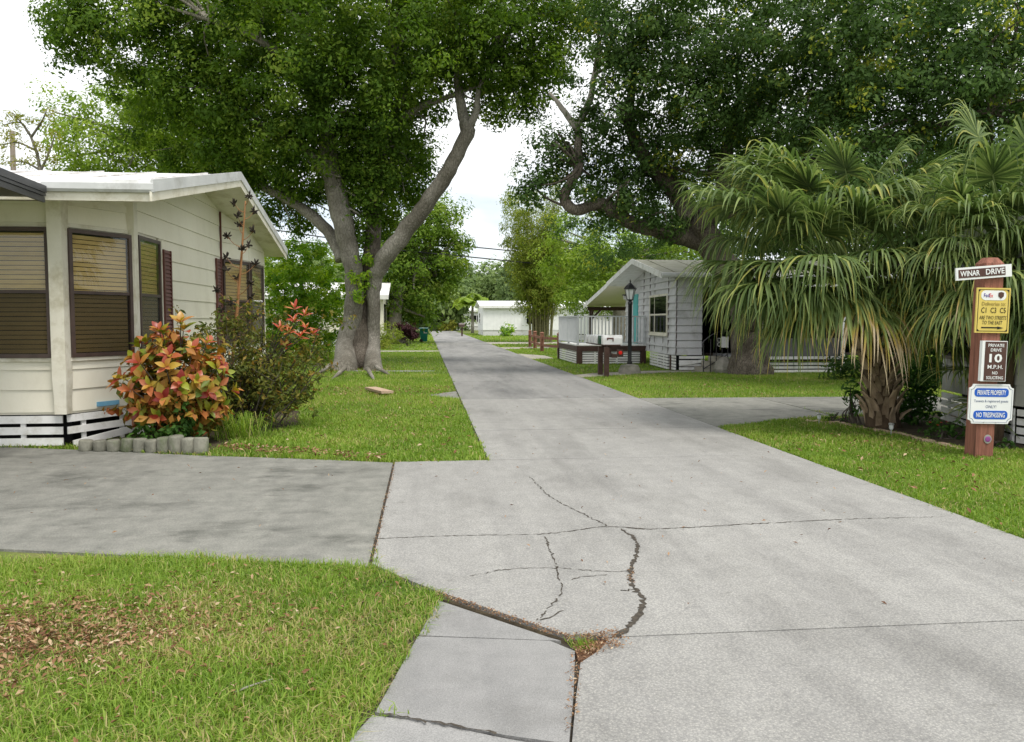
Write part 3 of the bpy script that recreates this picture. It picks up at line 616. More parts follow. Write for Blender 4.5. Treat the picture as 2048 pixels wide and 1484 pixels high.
P = np.vstack([in_poly([g2(430, 905), g2(780, 930), g2(780, 918), g2(450, 895)], 260), in_poly([(-2.4, 17), (.6, 17), (.6, 19.2), (-2.4, 20)], 260), in_poly([(-4, 25), (-1, 25), (-1, 28), (-4, 29)], 300),
               in_poly([(4.3, 5.5), (6.6, 8.5), (6.2, 11), (4.4, 10)], 130), in_poly([(-2, 9.8), (.6, 9.4), (.6, 16), (-2, 16)], 160), in_poly([(4.4, 16.3), (9, 16.3), (9, 22), (4.4, 22)], 200)])
litter('leaf_litter', P, .06, 'scattered brown leaves on the lawns further up the road', .05)
P = [];
for a, c, n, w in (((872, 1199), (1145, 1292), 620, .007), ((790, 932), (744, 1136), 330, .012), ((1150, 1290), (1238, 1282), 330, .03), ((1158, 1318), (1235, 1300), 330, .03), ((1150, 1330), (1142, 1480), 130, .015), ((1262, 1150), (1262, 1180), 60, .015)):
    A, B = np.array(g2(*a)), np.array(g2(*c)); t = rng.random(n)[:, None]; P.append(A + (B - A) * t + rng.normal(0, w, (n, 2)))
P2_ = np.vstack([in_poly([(.9, 4.2), (4.1, 4.2), (4.2, 9), (-.2, 9)], 60), in_poly([(.75, 9), (4.2, 9), (4.2, 30), (.75, 30)], 150), in_poly([(-5, 9.5), (-1, 8.8), (-.5, 6), (-3, 6.2)], 40)])
litter('leaf_litter', P2_, .035, 'few dry leaf scraps scattered over the concrete road and driveway', .035)
litter('joint_debris', np.vstack(P), .017, 'brown needles and leaf bits packed in the gap between slabs', .026)
b = MB(); b.prism([g2(1145, 1290), g2(1215, 1288), g2(1238, 1284), g2(1230, 1302), g2(1190, 1322), g2(1156, 1330)], 0.0, .022); b.build('crack', 'debris', road)
b = MB(); b.prism([g2(868, 1192), g2(1150, 1286), g2(1150, 1297), g2(880, 1206)], 0.0, .005); b.build('crack', 'soil', road)
N = 130; P = rng.normal(0, .03, (N, 2)) + np.array(g2(1168, 1302)); h = rng.uniform(.02, .06, N); a = rng.uniform(0, 6.28, N)
V = np.stack([np.c_[P - .002, np.full(N, .02)], np.c_[P + .002, np.full(N, .02)], np.c_[P[:, 0] + np.cos(a) * h * .7, P[:, 1] + np.sin(a) * h * .7, .02 + h]], 1).reshape(-1, 3)
tag(np_mesh('weed_tuft', V, np.arange(3 * N).reshape(-1, 3), 'grass', None, rng.uniform(.2, .8, N)), 'small green weed growing in the broken slab corner', 'weed', kind='stuff')
st = MB(); st.tube(catmull([gnd(470, 1385, .03), gnd(500, 1372, .04), gnd(545, 1358, .03)], 5), [.005] * 10 + [.003], 5)
tag(st.build('fallen_twig', 'litter' if False else 'deadwood'), 'pale bent twig lying in the foreground grass', 'twig')
pk = MB(); A = gnd(741, 778, .05); B = gnd(775, 787, .06); d = (B - A) / np.linalg.norm(B - A); nn = np.array([-d[1], d[0], 0]) * .13
pk.slab([A - nn, B - nn, B + nn, A + nn], (0, 0, .05))
tag(pk.build('wooden_plank', 'edging'), 'pale wooden plank lying on the lawn before the big trunk', 'plank')

# ================================================================== cream home on the left
HX, HY0, HYR, HY1 = -3.2, 10.2, 14.9, 19.6
ZE, ZR = 3.20, 4.13
def zs(y): return (ZE - .14 + (y - HY0) * (ZR - ZE) / (HYR - HY0)) if y <= HYR else (ZE - .14 + (HY1 - y) * (ZR - ZE) / (HY1 - HYR))
home = thing('mobile_home', 'cream sided mobile home with brown framed bay windows and white roof', 'mobile home', (-4.5, 10.8, 0))
A0, A, B, C, D, E_, F_ = (-13.0, 10.80), (-4.50, 10.75), (-3.95, 11.70), (-3.93, 16.40), (-3.62, 17.45), (-3.60, 19.05), (-4.2, 19.2)
core = MB(); core.prism([A0, A, B, C, D, E_, F_, (-13, 19.2)], .42, 3.06)
core.add([(-13, 10.9, 3.06), (-4.4, 10.9, 3.06), (-3.95, 11.7, 3.06), (-3.93, 14.9, 3.06), (-3.93, 16.4, 3.06), (-3.62, 17.45, 3.06), (-3.6, 19.0, 3.06),
          (-13, 10.9, zs(10.9)), (-4.4, 10.9, zs(10.9)), (-3.95, 11.7, zs(11.7)), (-3.93, 14.9, zs(14.9)), (-3.93, 16.4, zs(16.4)), (-3.62, 17.45, zs(17.45)), (-3.6, 19.0, zs(19.0))],
         [(0, 1, 8, 7), (1, 2, 9, 8), (2, 3, 10, 9), (3, 4, 11, 10), (4, 5, 12, 11), (5, 6, 13, 12)])
core.build('wall', 'cream', home)
ZB = .45
def courses(P0, P1, zlist, holes, prnt, m, topfn, s_off=0.0, tbot=.022, gap=.004):
    """lap boards along P0-P1 between the z levels, cut at window holes (s0,s1,z0,z1) and under the roof line"""
    d, L = frame2(P0, P1); n = np.array([d[1], -d[0]])
    for z0, z1 in zip(zlist[:-1], zlist[1:]):
        z1 -= gap
        segs = [(s_off, L)]
        for (h0, h1, hz0, hz1) in holes:
            if z1 > hz0 + .02 and z0 < hz1 - .02:
                new = []
                for a, c in segs:
                    if h0 > a + .03: new.append((a, min(c, h0)))
                    if h1 < c - .03: new.append((max(a, h1), c))
                    if h1 <= a or h0 >= c: new.append((a, c)) if (a, c) not in new else None
                segs = new
        for a, c in segs:
            f = lambda s: topfn(P0[1] + d[1] * s)
            ss = np.linspace(a, c, 60); t = np.array([f(s) for s in ss])
            lo = ss[t > z0 + .01]; hi = ss[t > z1]
            if len(lo) == 0: continue
            if len(hi) == 0:
                k = ss[np.argmax(t)]; board('siding_board', m, prnt, P0, d, n, lo[0], lo[-1], k - .02, k + .02, z0, float(t.max()), tbot)
            else:
                board('siding_board', m, prnt, P0, d, n, lo[0], lo[-1], hi[0], hi[-1], z0, z1, tbot)
    return d, n, L
low = [ZB, .73, .98, 1.12]
# front wall (left of the corner post) and its big window
d1, L1 = frame2((-7.5, 10.785), A); n1 = np.array([d1[1], -d1[0]])
W1 = (-7.5, 10.785)
wz0, wz1, wmid = 1.13, 2.74, 1.95
courses(W1, A, low, [], home, 'cream', zs)
board('siding_board', 'cream', home, W1, d1, n1, 0, L1, 0, L1, 2.80, 3.02)
wallpiece('trim_board', 'cream_dirty', home, W1, d1, n1, 0, L1 - .08, 0, .03, 2.745, 2.798)
wallpiece('trim_board', 'cream_dirty', home, W1, d1, n1, 0, L1 - .08, 0, .05, 1.085, 1.128)
window(home, W1, d1, n1, L1 - 1.45, L1 - .09, wz0, wz1, mid=wmid, blinds=26)
window(home, W1, d1, n1, L1 - 2.90, L1 - 1.52, wz0, wz1, mid=wmid, blinds=26)
# angled bay wall
d2, L2 = frame2(A, B); n2 = np.array([d2[1], -d2[0]])
courses(A, B, low, [], home, 'cream', zs)
board('siding_board', 'cream', home, A, d2, n2, .06, L2 - .05, .06, L2 - .05, 2.81, 3.03)
wallpiece('trim_board', 'cream_dirty', home, A, d2, n2, .06, L2 - .05, 0, .03, 2.755, 2.808)
wallpiece('trim_board', 'cream_dirty', home, A, d2, n2, .06, L2 - .05, 0, .05, 1.085, 1.128)
wallpiece('trim_board', 'cream_dirty', home, A, d2, n2, .06, L2 - .05, .0, .02, 3.032, 3.12)
window(home, A, d2, n2, .09, L2 - .06, wz0, wz1, mid=wmid, blinds=26)
# gable wall facing the road
zl = [ZB + .295 * k for k in range(13)]
d3, L3 = frame2(B, C); n3 = np.array([d3[1], -d3[0]])
courses(B, C, zl, [(.0, 1.02, 1.08, 2.80), (1.02, 1.14, 1.08, 2.80)], home, 'cream', zs, .06)
window(home, B, d3, n3, .08, 1.0, wz0, 2.76, mid=wmid, blinds=26)
wallpiece('trim_board', 'cream_dirty', home, B, d3, n3, 1.005, 1.16, 0, .035, 1.10, 2.80)
def shutter(P, d, n, s0, s1, z0, z1):
    o = wallpiece('shutter', 'shutter', home, P, d, n, s0, s1, .022, .034, z0, z1)
    b = MB()
    w = wallpiece('shutter_stile', 'shutter', o, P, d, n, s0, s0 + .045, .034, .055, z0, z1) if False else None
    for a, c in ((s0, s0 + .045), (s1 - .045, s1)):
        pts = [(P[0] + d[0] * s + n[0] * .0345, P[1] + d[1] * s + n[1] * .0345, z) for s, z in ((a, z0), (c, z0), (c, z1), (a, z1))]; b.slab(pts, (n[0] * .02, n[1] * .02, 0))
    k = 26
    for i in range(k):
        zc = z0 + (i + .15) * (z1 - z0) / k
        pts = [(P[0] + d[0] * s + n[0] * .035, P[1] + d[1] * s + n[1] * .035, zc) for s in (s0 + .045, s1 - .045)]
        V = pts + [(pts[1][0], pts[1][1], zc + .045), (pts[0][0], pts[0][1], zc + .045), (pts[0][0] + n[0] * .016, pts[0][1] + n[1] * .016, zc), (pts[1][0] + n[0] * .016, pts[1][1] + n[1] * .016, zc)]
        b.add(V, [(0, 1, 5, 4), (4, 5, 2, 3)])
    b.build('shutter_frame', 'shutter', home)
shutter(B, d3, n3, 1.19, 1.56, 1.12, 2.66)
shutter(B, d3, n3, L3 - .40, L3 - .03, 1.12, 2.76)
wallpiece('corner_trim', 'shutter', home, B, d3, n3, L3 - .02, L3 + .02, .02, .05, ZB, zs(16.4) - .02)
# second bay
d4, L4 = frame2(C, D); n4 = np.array([d4[1], -d4[0]])
courses(C, D, zl, [(.0, L4, 1.15, 2.80)], home, 'cream', zs, .03)
window(home, C, d4, n4, .04, L4 - .03, 1.15, 2.78, mid=1.98, blinds=24, mull=None)
d5, L5 = frame2(D, E_); n5 = np.array([d5[1], -d5[0]])
courses(D, E_, zl, [(.0, 1.3, 1.15, 2.80)], home, 'cream', zs, .03)
window(home, D, d5, n5, .04, 1.25, 1.15, 2.78, mid=1.98, blinds=24)
# corner posts
for (x, y), w in ((A, .165), (B, .12)):
    pb = MB(); q = w / 2
    prof = [(ZB - .02, .86), (.62, .87), (.85, 1.0), (2.5, 1.0), (2.75, 1.05), (3.12, 1.05)] if w > .15 else [(ZB, 1), (3.2, 1)]
    ringsV = []
    for z, k in prof: ringsV += [(x - q * k, y - q * k - .03, z), (x + q * k, y - q * k - .03, z), (x + q * k, y + q * k, z), (x - q * k, y + q * k, z)]
    m_ = len(prof); FF = [(i * 4 + k, i * 4 + (k + 1) % 4, (i + 1) * 4 + (k + 1) % 4, (i + 1) * 4 + k) for i in range(m_ - 1) for k in range(4)] + [(3, 2, 1, 0), tuple(range(4 * m_ - 4, 4 * m_))]
    pb.add(ringsV, FF); pb.build('corner_post', 'cream_dirty', home)
piece('sticker', 'sticker', home, (A[0] + d2[0] * .62 + n2[0] * .03, A[1] + d2[1] * .62 + n2[1] * .03, .505), (.34, .012, .06), math.atan2(d2[1], d2[0]))
# roof
rf = MB()
rf.slab([(-16, HY0, ZE - .06), (HX, HY0, ZE - .06), (HX, HYR, ZR - .06), (-16, HYR, ZR - .06)], (0, 0, .06))
rf.slab([(-16, HYR, ZR - .06), (HX, HYR, ZR - .06), (HX, HY1, ZE - .06), (-16, HY1, ZE - .06)], (0, 0, .06))
roof = rf.build('roof', 'roofwhite', home)
for k in range(14):
    x = HX - .55 - .86 * k
    s = MB(); s.slab([(x - .02, HY0 + .02, ZE + .001), (x + .02, HY0 + .02, ZE + .001), (x + .02, HYR, ZR + .001), (x - .02, HYR, ZR + .001)], (0, 0, .022)); s.build('roof_seam', 'roofwhite', roof)
sf = MB(); sf.add([(-16, HY0 + .05, ZE - .145), (HX - .04, HY0 + .05, ZE - .145), (HX - .04, HYR, ZR - .145), (-16, HYR, ZR - .145), (HX - .04, HY1 - .05, ZE - .145), (-16, HY1 - .05, ZE - .145)], [(3, 2, 1, 0), (3, 5, 4, 2)])
sf.build('soffit', 'cream_dirty', roof)
gt = MB()   # front gutter: rounded metal drip edge
prof = [(0, ZE - .10), (-.03, ZE - .10), (-.055, ZE - .07), (-.055, ZE + .0), (-.03, ZE + .045), (0, ZE + .055)]
V = [(x, HY0 + dy, z) for x in (-4.42, HX + .03) for dy, z in prof]; k = len(prof)
gt.add(V, [(i, i + 1, k + i + 1, k + i) for i in range(k - 1)] + [tuple(range(k))[::-1], tuple(range(k, 2 * k)), (k - 1, 0, k, 2 * k - 1)])
gt.build('gutter', 'gutter', roof)
fb = MB(); fb.box(-16, HX + .01, HY0 + .004, HY0 + .03, ZE - .20, ZE - .085); fb.build('fascia_board', 'cream_dirty', roof)
for (ya, za, yb, zb) in ((HY0 - .05, ZE, HYR, ZR), (HY1 + .05, ZE, HYR, ZR)):
    r1 = MB(); r1.slab([(HX + .004, ya, za - .095), (HX + .004, yb, zb - .095), (HX + .004, yb, zb + .05), (HX + .004, ya, za + .05)], (.028, 0, 0)); r1.build('rake_trim', 'gutter', roof)
    r2 = MB(); r2.slab([(HX - .012, ya, za - .205), (HX - .012, yb, zb - .205), (HX - .012, yb, zb - .09), (HX - .012, ya, za - .09)], (.028, 0, 0)); r2.build('rake_board', 'cream_dirty', roof)
# dark awning over the driveway
aw = MB()
aw.slab([(-12, 6.0, 3.10), (-4.40, 6.0, 3.10), (-4.40, 10.12, 3.02), (-12, 10.12, 3.02)], (0, 0, .05)); awn = aw.build('awning', 'darkroof', home)
for (z0, z1, x) in ((-.03, .035, -4.372), (.04, .075, -4.36), (.08, .16, -4.35)):
    q = MB(); q.slab([(-4.398, 5.95, 3.10 - .02 + z0), (-4.398, 10.13, 2.99 + z0), (-4.398, 10.13, 2.99 + z1), (-4.398, 5.95, 3.10 - .02 + z1)], (x + 4.398, 0, 0)); q.build('awning_edge', 'darkroof', awn)
piece('awning_post', 'darkroof', home, (-11.5, 6.3, 1.53), (.08, .08, 3.04)); piece('awning_post', 'darkroof', home, (-8.2, 6.2, 1.53), (.08, .08, 3.04))
# skirt slats
def skirt(prnt, P0, P1, zlist, hgt, m='white', post=None, t=.02, back=True, label=None):
    d, L = frame2(P0, P1); n = np.array([d[1], -d[0]])
    for z in zlist: wallpiece('skirt_slat', m, prnt, P0, d, n, 0, L, 0, t, z, z + hgt)
    if back: wallpiece('crawl_shade', 'dark', prnt, P0, d, n, .02, L - .02, -.30, -.28, .0, max(zlist) + hgt)  # black sheet painted as the shade behind the slats
    if post:
        s = .25
        while s < L: wallpiece('skirt_stake', m, prnt, P0, d, n, s - .03, s + .03, -.025, -.001, 0.0, max(zlist) + hgt); s += post
skirt(home, W1, (A[0] - .02, A[1] + .01), [.03, .17, .31], .095, post=.75)
dd = d2; P_ = A
skirt(home, (A[0] + .02, A[1] + .02), (B[0], B[1] + .05), [.17, .32], .09, post=.6)
o = wallpiece('skirt_slat', 'white', home, A, d2, n2, .05, 1.12, .07, .09, .02, .11); o['label'] = 'loose slat fallen askew'; o.rotation_euler = (0, -R(5.5), math.atan2(d2[1], d2[0])); o.location.z += .03
skirt(home, B, C, [.03, .17, .31], .095)

# edging logs
for i in range(10):
    t = i / 9.0; px = 172 + (402 - 172) * t ** .93; base = gnd(px, 904 + 5 * t)
    h = .185 + random.uniform(-.015, .02) + (.02 if i > 5 else -.02); r = .080 + random.uniform(-.004, .006) + .006 * (i > 6)
    lb = MB(); lb.lathe([(r * .98, 0), (r, .04), (r * .99, h - .02), (r * .86, h - .002), (r * .4, h)], base, 14)
    places = ['leftmost', 'second', 'third', 'fourth', 'fifth', 'sixth', 'seventh', 'eighth', 'ninth', 'rightmost']
    o = lb.build('edging_log', 'log', None, True, loc=base); o.rotation_euler = (R(random.uniform(-4, 4)), R(random.uniform(-4, 4)), random.uniform(0, 6))
    tag(o, 'short weathered log in the bed edging under the croton, %s in the row' % (places[i] if i in (0, 9) else places[i] + ' from left'), 'log', 'edging logs along the planting bed')

# ================================================================== grey home on the right
GX, GY0, GYR, GYB, GY1 = 7.2, 24.5, 28.15, 32.15, 36.9
GE, GR, GB, GEND = 3.02, 3.70, 3.06, 2.26
def gz(y): return GE + (y - GY0) * (GR - GE) / (GYR - GY0) if y < GYR else GR + (y - GYR) * (GB - GR) / (GYB - GYR)
gtop = lambda y: gz(y) - .12
gh = thing('mobile_home', 'pale grey sided mobile home with teal door and mossy roof behind the deck', 'mobile home', (7.9, 25.3, 0))
g0, g1, g2_, g3, g4, g5 = (8.10, 32.6), (8.02, 29.5), (7.93, 28.35), (7.77, 25.62), (7.85, 25.12), (8.68, 25.12)
core = MB(); pl = [g0, g1, g2_, g3, g4, g5, (8.68, 26.6), (22, 26.6), (22, 32.6)]
nP = len(pl)
core.add([(x, y, .5) for x, y in pl] + [(x, y, min(gtop(y), 9)) for x, y in pl], [(i, i + 1, nP + i + 1, nP + i) for i in range(nP - 1)] )
core.build('wall', 'grey', gh)
zg = [.5 + .235 * k for k in range(15)]
dA, LA = frame2(g0, g1); nA = np.array([dA[1], -dA[0]])
courses(g0, g1, zg, [(.55, 2.25, .5, 2.62)], gh, 'grey', gtop, 0, .05, .022)
# door with screen and teal leaf
fr = wallpiece('door_frame', 'white', gh, g0, dA, nA, .55, 2.25, -.02, .02, .66, 2.62)
dr = wallpiece('door', 'grey', gh, g0, dA, nA, .62, 1.42, .021, .05, .70, 2.55); dr['label'] = 'grey screen door'
wallpiece('door_panel', 'porchscreen', dr, g0, dA, nA, .70, 1.34, .051, .06, .80, 2.45)
dr = wallpiece('door', 'teal', gh, g0, dA, nA, 1.46, 2.20, .021, .055, .70, 2.58); dr['label'] = 'teal entry door'
wallpiece('door_handle', 'steel', dr, g0, dA, nA, 1.50, 1.56, .056, .09, 1.55, 1.62)
piece('wall_light', 'white', gh, (8.0, 32.45, 2.50), (.10, .10, .14)); piece('wall_light', 'black', gh, (8.0, 32.45, 2.60), (.16, .2, .05))
for P0, P1, hole in ((g1, g2_, None), (g2_, g3, (.12, 2.62)), (g3, g4, None), (g4, g5, None)):
    d_, L_ = frame2(P0, P1); n_ = np.array([d_[1], -d_[0]])
    courses(P0, P1, zg, [(hole[0] - .05, hole[1] + .05, 1.10, 2.47)] if hole else [], gh, 'grey', gtop, 0, .05, .022)
    wallpiece('corner_trim', 'bronze', gh, P0, d_, n_, -.012, .012, .02, .04, .5, gtop(P0[1]) - .01)
    if hole:
        window(gh, P0, d_, n_, hole[0] - .05, hole[1] + .05, 1.12, 2.45, fm='cream_dirty', fw=.07, mid=1.78, mull=[.85], up='darkglass', low='darkglass', sill='cream_dirty')
        for s in (.75, 2.0): wallpiece('corner_trim', 'bronze', gh, P0, d_, n_, s - .012, s + .012, .022, .032, .5, 1.05)
        for s in (.75,): wallpiece('corner_trim', 'bronze', gh, P0, d_, n_, s - .012, s + .012, .022, .032, 2.5, gtop(P0[1]) - .01)
# porch right of the corner; recess shade is put into the dark back wall
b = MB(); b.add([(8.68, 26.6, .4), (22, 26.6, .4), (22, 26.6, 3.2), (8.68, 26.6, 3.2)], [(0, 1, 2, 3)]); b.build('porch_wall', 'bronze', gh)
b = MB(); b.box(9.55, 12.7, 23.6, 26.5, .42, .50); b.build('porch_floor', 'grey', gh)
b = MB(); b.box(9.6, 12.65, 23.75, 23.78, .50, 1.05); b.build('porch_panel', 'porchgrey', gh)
b = MB(); b.box(9.6, 12.65, 23.75, 23.76, 1.05, 2.5); b.build('porch_screen', 'porchscreen', gh)
b = MB(); b.box(9.6, 12.65, 23.70, 23.745, .36, .50); b.build('porch_beam', 'brownwood', gh)
for x in (9.55, 12.6): piece('porch_post', 'white', gh, (x, 23.68, 1.36), (.09, .09, 2.72))
b = MB(); b.slab([(8.9, 23.4, 2.62), (13.0, 23.4, 2.62), (13.0, 26.6, 2.86), (8.9, 26.6, 2.86)], (0, 0, .06)); pr = b.build('porch_roof', 'white', gh)
piece('fascia_board', 'white', pr, (10.95, 23.38, 2.64), (4.1, .03, .14)); piece('fascia_board', 'white', pr, (8.88, 25.0, 2.72), (.03, 3.2, .14), 0, R(-4))
skirt(gh, (9.6, 23.74), (12.4, 23.74), [.02, .13, .24], .075, back=True)
skirt(gh, (g2_[0], g2_[1]), (g3[0] - .02, g3[1]), [.03, .125, .22, .315, .41], .07, post=.9)
skirt(gh, (g3[0], g3[1] - .05), (g4[0], g4[1] - .02), [.03, .125, .22, .315, .41], .07)
piece('skirt_post', 'brownwood', gh, (g3[0] + .05, g3[1] - .18, .24), (.13, .13, .48))
skirt(gh, (g4[0] + .1, g4[1] - .02), (g5[0] + .1, g5[1] - .02), [.03, .14, .25, .38], .085)
o = piece('skirt_slat', 'white', gh, (8.3, 25.02, .26), (.75, .02, .09), 0, 0, R(-8))
# roof of the grey home
rf = MB()
rf.slab([(GX, GY0, GE - .05), (22, GY0, GE - .05), (22, GYR, GR - .05), (GX, GYR, GR - .05)], (0, 0, .05))
rf.slab([(GX, GYR, GR - .05), (22, GYR, GR - .05), (22, GYB, GB - .05), (GX, GYB, GB - .05)], (0, 0, .05))
groof = rf.build('roof', 'roofmoss', gh)
pr2 = MB(); pr2.slab([(GX - .02, GYB, GB - .09), (9.6, GYB, GB - .09), (9.6, GY1, GEND - .04), (GX - .02, GY1, GEND - .04)], (0, 0, .05)); pr2.build('awning', 'cream', gh)
for k in range(12):
    x = GX + .5 + k * 1.0; s = MB(); s.slab([(x - .02, GY0, GE + .001), (x + .02, GY0, GE + .001), (x + .02, GYR, GR + .001), (x - .02, GYR, GR + .001)], (0, 0, .02)); s.build('roof_seam', 'roofmoss', groof)
sf = MB(); sf.add([(GX + .03, GY0 + .04, GE - .12), (22, GY0 + .04, GE - .12), (22, GYR, GR - .12), (GX + .03, GYR, GR - .12), (22, GYB, GB - .12), (GX + .03, GYB, GB - .12)], [(0, 1, 2, 3), (3, 2, 4, 5)]); sf.build('soffit', 'white', groof)
for (ya, za, yb, zb) in ((GY0 - .03, GE, GYR, GR), (GYR, GR, GYB, GB), (GYB, GB - .04, GY1, GEND)):
    r1 = MB(); r1.slab([(GX - .03, ya, za - .15), (GX - .03, yb, zb - .15), (GX - .03, yb, zb + .03), (GX - .03, ya, za + .03)], (.028, 0, 0)); r1.build('rake_board', 'white', groof)
b = MB(); b.tube([(GX - .03, GY0 - .05, GE - .05), (22, GY0 - .05, GE - .05)], .075, 8); b.build('gutter', 'gutter', groof)
b = MB(); b.box(7.3, 9.6, 36.45, 36.6, 2.03, 2.19); bm_ = b.build('porch_beam', 'brownwood', gh)
piece('porch_post', 'brownwood', gh, (7.45, 36.5, 1.02), (.14, .14, 2.02))
for s in (-1, 1): piece('post_brace', 'brownwood', gh, (7.45 + .24 * s if s > 0 else 7.45, 36.5 if s > 0 else 36.26, 1.86), (.08, .08, .55), 0, 0 if s > 0 else R(45), R(45) if s > 0 else 0)

# deck with railing
dk = thing('deck', 'raised deck with white railing and brown trim in front of the teal door', 'deck', (5.45, 29.0, 0))
DX0, DX1, DY0, DY1, DZ = 5.42, 7.98, 29.05, 33.2, .70
for k in range(22):
    y = DY0 + .19 * k
    if y + .18 > DY1: break
    piece('deck_board', 'white', dk, ((DX0 + DX1) / 2, y + .092, DZ - .012), (DX1 - DX0, .18, .035))
for c, s in ((((DX0 + DX1) / 2, DY0 + .03, DZ - .13), (DX1 - DX0, .06, .19)), ((DX0 + .03, (DY0 + DY1) / 2, DZ - .13), (.06, DY1 - DY0 - .13, .19))): piece('rim_board', 'brownwood', dk, c, s)
for x, y in ((DX0 + .09, DY0 + .02), (DX1 - .12, DY0 + .02), (DX0 + .05, DY1 - .1)): piece('deck_post', 'brownwood', dk, (x, y, .24), (.18, .18, .48))
for z in (.03, .115, .20, .285, .37, .455):
    for xa, xb in ((DX0 + .2, 6.35), (6.35, DX1 - .22)): piece('skirt_slat', 'white', dk, ((xa + xb) / 2, DY0 + .04, z + .03), (xb - xa - .02, .02, .06))
    piece('skirt_slat', 'white', dk, (DX0 + .03, (DY0 + DY1) / 2, z + .03), (.02, DY1 - DY0 - .35, .06))
for x in (6.1, 6.9): piece('skirt_stake', 'white', dk, (x, DY0 + .062, .25), (.07, .02, .5))
b = MB(); b.box(DX0 + .3, DX1, DY0 + .5, DY0 + .52, 0, .6); b.box(DX0 + .3, DX0 + .32, DY0 + .5, DY1, 0, .6); b.build('crawl_shade', 'dark', dk)  # black sheets painted as the shade under the deck
for z in (DZ + .09, 1.73): 
    piece('rail', 'railing', dk, ((DX0 + DX1) / 2, DY0 + .05, z), (DX1 - DX0 - .05, .05, .045)); piece('rail', 'railing', dk, (DX0 + .05, (DY0 + DY1) / 2, z), (.05, DY1 - DY0 - .05, .045))
for k in range(20):
    x = DX0 + .16 + k * .128
    if x < DX1 - .06: piece('baluster', 'railing', dk, (x, DY0 + .05, (DZ + .1 + 1.72) / 2), (.04, .04, 1.72 - DZ - .1))
for k in range(16):
    y = DY0 + .22 + k * .26
    if y < DY1 - .06: piece('baluster', 'railing', dk, (DX0 + .05, y, (DZ + .1 + 1.72) / 2), (.04, .04, 1.72 - DZ - .1))
for x, y in ((DX0 + .05, DY0 + .05), (DX0 + .05, DY0 + 2.0), (DX0 + .05, DY1 - .03), (DX1 - .06, DY0 + .05)): piece('rail_post', 'railing', dk, (x, y, (DZ + 1.77) / 2), (.07, .07, 1.77 - DZ))
b = MB(); b.tube([(5.9, 33.1, .72), (5.95, 33.1, 1.2), (6.05, 33.1, 1.75), (6.12, 33.1, 1.80)], .025, 6); b.tube([(6.1, 33.1, .72), (6.1, 33.1, 1.78)], .018, 6); b.build('handrail', 'black', dk)

# steps with iron rail beside the grey home
stp = thing('front_steps', 'concrete steps with black iron railing beside the oak trunk', 'steps', (8.75, 24.3, 0))
for k in range(3): b = MB(); b.box(8.42 + .22 * k, 9.2, 24.15 + .3 * k * 0, 25.0, .002 + .16 * k, .16 * (k + 1)); b.build('step', 'path', stp)
for y in (24.12,):
    for x, h in ((8.40, .95), (8.62, 1.02), (8.80, 1.2), (8.98, 1.22), (9.16, 1.22)):
        b = MB(); b.tube([(x, y, 0), (x, y, h)], .014, 6); b.build('baluster', 'black', stp)
    b = MB(); b.tube(catmull([(8.36, y, .88), (8.45, y, 1.0), (8.8, y, 1.22), (9.2, y, 1.24)], 5), .02, 6); b.build('handrail', 'black', stp)
    b = MB(); b.tube([(8.4, y, .12), (9.16, y, .55)], .014, 6); b.build('lower_rail', 'black', stp)
b = MB()
for k in range(2):
    zz_ = .86 + .13 * k; b.tube([(8.88 + .05 * math.cos(t), 24.11, zz_ + .06 * math.sin(t)) for t in np.linspace(0, 6.28, 13)], .008, 5)
b.build('scroll_ornament', 'white', stp)
piece('panel', 'white', stp, (9.06, 24.10, .93), (.22, .012, .33))
rk = MB(); rk.lathe([(.30, 0), (.34, .12), (.28, .32), (.15, .46), (.03, .5)], (9.0, 23.95, 0), 9)
o = rk.build('boulder', 'stone', None, False, loc=(9.0, 23.95, 0)); tag(o, 'rough brown boulder leaning at the foot of the iron railing', 'boulder')

# mailboxes on a shared stand
ms = thing('mailbox_stand', 'brown timber stand on two posts carrying the row of mailboxes', 'mailbox stand', (5.05, 22.8, 0))
for y in (22.55, 23.35): piece('post', 'brownwood', ms, (5.05, y, .42), (.13, .13, .84))
piece('cross_beam', 'brownwood', ms, (5.25, 22.95, .60), (.14, 1.15, .10)); piece('shelf', 'brownwood', ms, (5.27, 24.1, .885), (.46, 2.7, .035))
for y in (22.9, 23.6): piece('support', 'brownwood', ms, (5.20, y, .76), (.10, .12, .22))
piece('end_block', 'brownwood', ms, (5.40, 22.40, .68), (.17, .08, .20))
b = MB(); b.lathe([(.052, 0), (.052, .012), (.03, .016)], (0, 0, 0), 14); o = b.build('reflector', 'red', ms, False, loc=(0, 0, 0)); o.location = Vector((5.40, 22.355, .69)) - ORG[ms.name]; o.rotation_euler = (R(90), 0, 0)
mlab = ['long white mailbox with red flag, nearest on the stand', 'dark green mailbox, second nearest on the stand', 'white mailbox just behind the green one on the stand', 'white mailbox, fourth from the near end of the stand', 'white mailbox, fifth from the near end of the stand', 'white mailbox at the far end of the stand']
